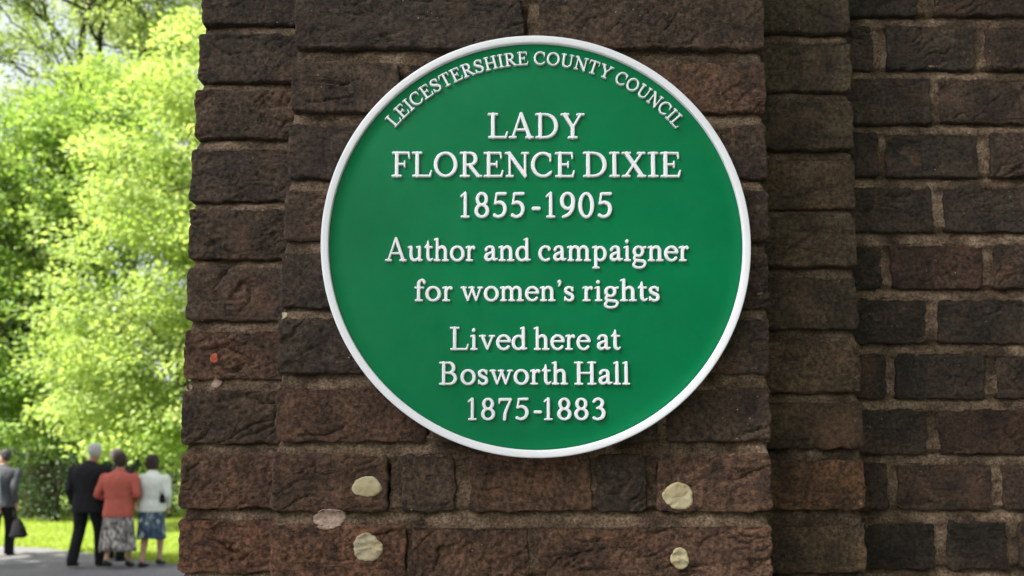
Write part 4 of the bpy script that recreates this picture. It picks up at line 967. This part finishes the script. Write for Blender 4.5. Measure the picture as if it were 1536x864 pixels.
    if skirt is None:
        merged('trousers', tr_parts + [loft([(0, 0, 0.83, 0.15, 0.12), (0, 0, 0.92, 0.168 * wide, 0.125), (0, 0, 1.0, 0.16 * wide, 0.12)], 20)], root, bottom, 0.011, 0.014)
    else:
        zl, wl = skirt; V, F = [], []; n = 72; rows = 14; ax = (ankles[0] + ankles[1]) / 2
        for i in range(rows + 1):
            t = i / rows; z = 0.99 + (zl - 0.99) * t
            for q in range(n):
                a = 2 * math.pi * q / n; pl = 1 + (0.07 * t) * math.sin(11 * a + 1.3 * t + height * 9) + 0.04 * t * math.sin(5 * a + 2)
                V.append((ax.x * t + (0.158 * wide + (wl - 0.158) * t ** 0.8) * math.cos(a) * pl, ax.y * t * 0.6 + (0.118 + (wl * 0.78 - 0.118) * t) * math.sin(a) * pl, z + 0.012 * math.sin(3 * a) * t))
        for i in range(rows):
            for q in range(n): F.append((i * n + q, (i + 1) * n + q, (i + 1) * n + (q + 1) % n, i * n + (q + 1) % n))
        so_ = link('skirt', mesh_py('skirt', V, F), root, bottom); sd = so_.modifiers.new('thickness', 'SOLIDIFY'); sd.thickness = 0.004
    for f_ in range(2):
        merged('shoe', [sh_parts[f_]], root, shoe, 0.006)
    # hair: cap over the back and sides of the skull with its own outline
    hm, style = hair
    if style == 'short': hs_ = [(0, -0.030, -0.075, 0.052, 0.055), (0, -0.022, -0.03, 0.078, 0.084), (0, -0.018, 0.03, 0.086, 0.096), (0, -0.012, 0.075, 0.079, 0.094), (0, -0.008, 0.108, 0.055, 0.066), (0, -0.008, 0.124, 0.02, 0.026)]
    elif style == 'bob': hs_ = [(0, -0.036, -0.115, 0.075, 0.058), (0, -0.034, -0.07, 0.098, 0.078), (0, -0.024, 0.0, 0.102, 0.098), (0, -0.014, 0.065, 0.092, 0.104), (0, -0.008, 0.112, 0.062, 0.074), (0, -0.008, 0.132, 0.02, 0.028)]
    else: hs_ = [(0, -0.035, -0.095, 0.060, 0.055), (0, -0.030, -0.05, 0.084, 0.08), (0, -0.022, 0.02, 0.092, 0.098), (0, -0.012, 0.075, 0.084, 0.1), (0, -0.008, 0.112, 0.058, 0.07), (0, -0.008, 0.13, 0.02, 0.026)]
    h_ = merged('hair', [loft([hp(s[:3]) + s[3:] for s in spl(hs_)], 20)], root, hm, 0.008, 0.016)
    return root
M_BLACK = cloth('black_suiting', (0.016, 0.016, 0.018), 0.25); M_BLACKT = cloth('black_trousers', (0.014, 0.014, 0.015), 0.25)
M_CORAL = cloth('coral_wool', (0.42, 0.105, 0.08), 0.10, 14); M_CARD = cloth('white_knit', (0.62, 0.64, 0.60), 0.08, 20)
M_WCOAT = cloth('grey_waistcoat', (0.075, 0.08, 0.085), 0.2); M_SHIRT = cloth('white_shirt', (0.62, 0.64, 0.68), 0.06); M_BLUE = cloth('pale_blue_shirt', (0.42, 0.47, 0.62), 0.06)
M_SHOE = mat_simple('shoe_leather', (0.013, 0.012, 0.012), 0.45, 0.3, 30)
M_HWHITE = mat_simple('white_hair', (0.42, 0.41, 0.40), 0.8, 0.25, 60, 0.004, 90); M_HGREY = mat_simple('grey_hair', (0.16, 0.13, 0.12), 0.8, 0.35, 60, 0.004, 90)
M_HDARK = mat_simple('dark_hair', (0.030, 0.019, 0.015), 0.7, 0.35, 60, 0.004, 90); M_HGD = mat_simple('iron_grey_hair', (0.06, 0.055, 0.055), 0.8, 0.35, 60, 0.004, 90)
def print_cloth(name, c1, c2, c3, sc):
    m, t, n, l, b = newmat(name); tc = n.new('ShaderNodeTexCoord')
    mp = n.new('ShaderNodeMapping'); mp.inputs['Scale'].default_value = (1, 1, 0.45); l.new(tc.outputs['Object'], mp.inputs[0])
    n1 = noise(n, l, mp.outputs[0], sc, 3, 0.55, 1.2); r = ramp(n, [(0.40, c1), (0.47, c2), (0.53, c2), (0.60, c3)]); l.new(n1.outputs[0], r.inputs[0])
    l.new(r.outputs[0], b.inputs['Base Color']); b.inputs['Roughness'].default_value = 0.9; return m
M_SK1 = print_cloth('printed_skirt', (0.04, 0.035, 0.04), (0.20, 0.18, 0.17), (0.48, 0.45, 0.42), 17)
M_SK2 = print_cloth('blue_skirt', (0.02, 0.035, 0.075), (0.07, 0.11, 0.15), (0.36, 0.43, 0.43), 12)
YP = 10.6
person(133, YP, 1.77, R(4), 'white-haired man in a black suit walking away, left of the coral jacket', [(-0.14, -0.12, 0.04), (0.13, 0.14, 0.0)],
       [((-0.25, -0.06, 1.12), (-0.235, 0.06, 0.88)), ((0.27, -0.05, 1.13), (0.22, 0.14, 1.02))], M_BLACK, M_BLACKT, (M_HWHITE, 'short'), M_SHOE, head_off=(0.05, 0.0), top_hem=0.77, wide=1.2, group='people strolling away along the path')
person(178, YP - 0.12, 1.63, R(2), 'woman in a coral jacket and long patterned skirt, elbows bent, walking away', [(-0.11, -0.10, 0.06), (0.12, 0.14, 0.02)],
       [((-0.30, -0.05, 1.12), (-0.16, 0.18, 1.02)), ((0.29, -0.05, 1.12), (0.16, 0.18, 1.03))], M_CORAL, M_SK1, (M_HDARK, 'short2'), M_SHOE, top_hem=0.78, wide=1.2, skirt=(0.27, 0.235), group='people strolling away along the path')
person(175, YP + 0.75, 1.70, R(-3), 'grey-haired person in black mostly hidden by the coral jacket', [(-0.10, 0.02, 0.03), (0.10, -0.03, 0.0)],
       [((-0.25, -0.03, 1.12), (-0.22, 0.10, 0.90)), ((0.26, -0.03, 1.12), (0.23, 0.10, 0.90))], M_BLACK, M_BLACKT, (M_HGREY, 'short2'), M_SHOE, head_off=(-0.03, 0), top_hem=0.80, group='people strolling away along the path', wide=1.1)
person(228, YP + 0.05, 1.60, R(-4), 'dark-haired woman in a white cardigan and blue printed skirt', [(-0.10, -0.06, 0.0), (0.10, 0.10, 0.03)],
       [((-0.25, -0.06, 1.12), (-0.17, 0.14, 1.0)), ((0.28, -0.04, 1.12), (0.20, 0.12, 0.93))], M_CARD, M_SK2, (M_HDARK, 'bob'), M_SHOE, top_hem=0.86, top_kind='cardigan', wide=1.14, skirt=(0.44, 0.20), head_off=(-0.03, 0.02), group='people strolling away along the path')
person(3, YP + 1.4, 1.70, R(12), 'man in a dark grey jacket carrying a black bag at the left edge', [(-0.10, -0.12, 0.03), (0.10, 0.10, 0.0)],
       [((-0.26, -0.05, 1.12), (-0.24, 0.05, 0.88)), ((0.21, -0.10, 1.12), (0.22, -0.03, 0.87))], M_WCOAT, M_BLACKT, (M_HGD, 'short'), M_SHOE, top_hem=0.80, lookyaw=R(60), wide=1.12)
person(-30, YP + 0.1, 1.72, R(0), 'person in a pale blue shirt cut off by the left edge', [(-0.10, 0.08, 0.0), (0.10, -0.08, 0.02)],
       [((-0.26, -0.05, 1.12), (-0.24, 0.05, 0.88)), ((0.255, -0.05, 1.13), (0.235, 0.04, 0.90))], M_BLUE, M_BLACKT, (M_HGD, 'short'), M_SHOE, top_kind='shirt', top_hem=0.86)
# bag hanging from the man in the dark grey jacket's hand
bx_ = at(28, 760, YP + 1.3).x; bagr = tag(empty('handbag', (bx_, YP + 1.32, 0)), 'black bag hanging beside the leg of the man in the dark grey jacket', 'bag')
M_BAG = cloth('black_bag_cloth', (0.014, 0.014, 0.016), 0.2)
merged('bag_body', [loft([(0.01, 0, 0.30, 0.09, 0.06), (0.01, 0, 0.33, 0.135, 0.08), (0, 0, 0.42, 0.11, 0.07), (-0.02, 0, 0.54, 0.07, 0.045), (-0.03, 0, 0.60, 0.04, 0.03)], 18, 3)], bagr, M_BAG, 0.01, 0.02)
for s in (-1, 1):
    link('handle', mesh_py('handle', *tube([(-0.05, s * 0.03, 0.58), (-0.07, s * 0.025, 0.66), (-0.085, s * 0.01, 0.74), (-0.07, s * 0.012, 0.70), (-0.02, s * 0.03, 0.59)], [0.009] * 5, 6)), bagr, M_BAG)
bx_ = at(244, 742, YP).x; b2 = tag(empty('handbag', (bx_, YP + 0.02, 0)), 'small black handbag at the right elbow of the woman in white', 'bag')
merged('bag_body', [loft([(0, 0, 0.92, 0.02, 0.06), (0, 0, 0.94, 0.032, 0.09), (0, 0, 1.01, 0.03, 0.085), (0, 0, 1.05, 0.015, 0.06)], 16, 3)], b2, M_BAG, 0.008)
link('strap', mesh_py('strap', *tube([(-0.01, 0.07, 1.05), (-0.04, 0.05, 1.16), (-0.06, 0.0, 1.20), (-0.04, -0.05, 1.16), (-0.01, -0.07, 1.05)], [0.008] * 5, 6)), b2, M_BAG)
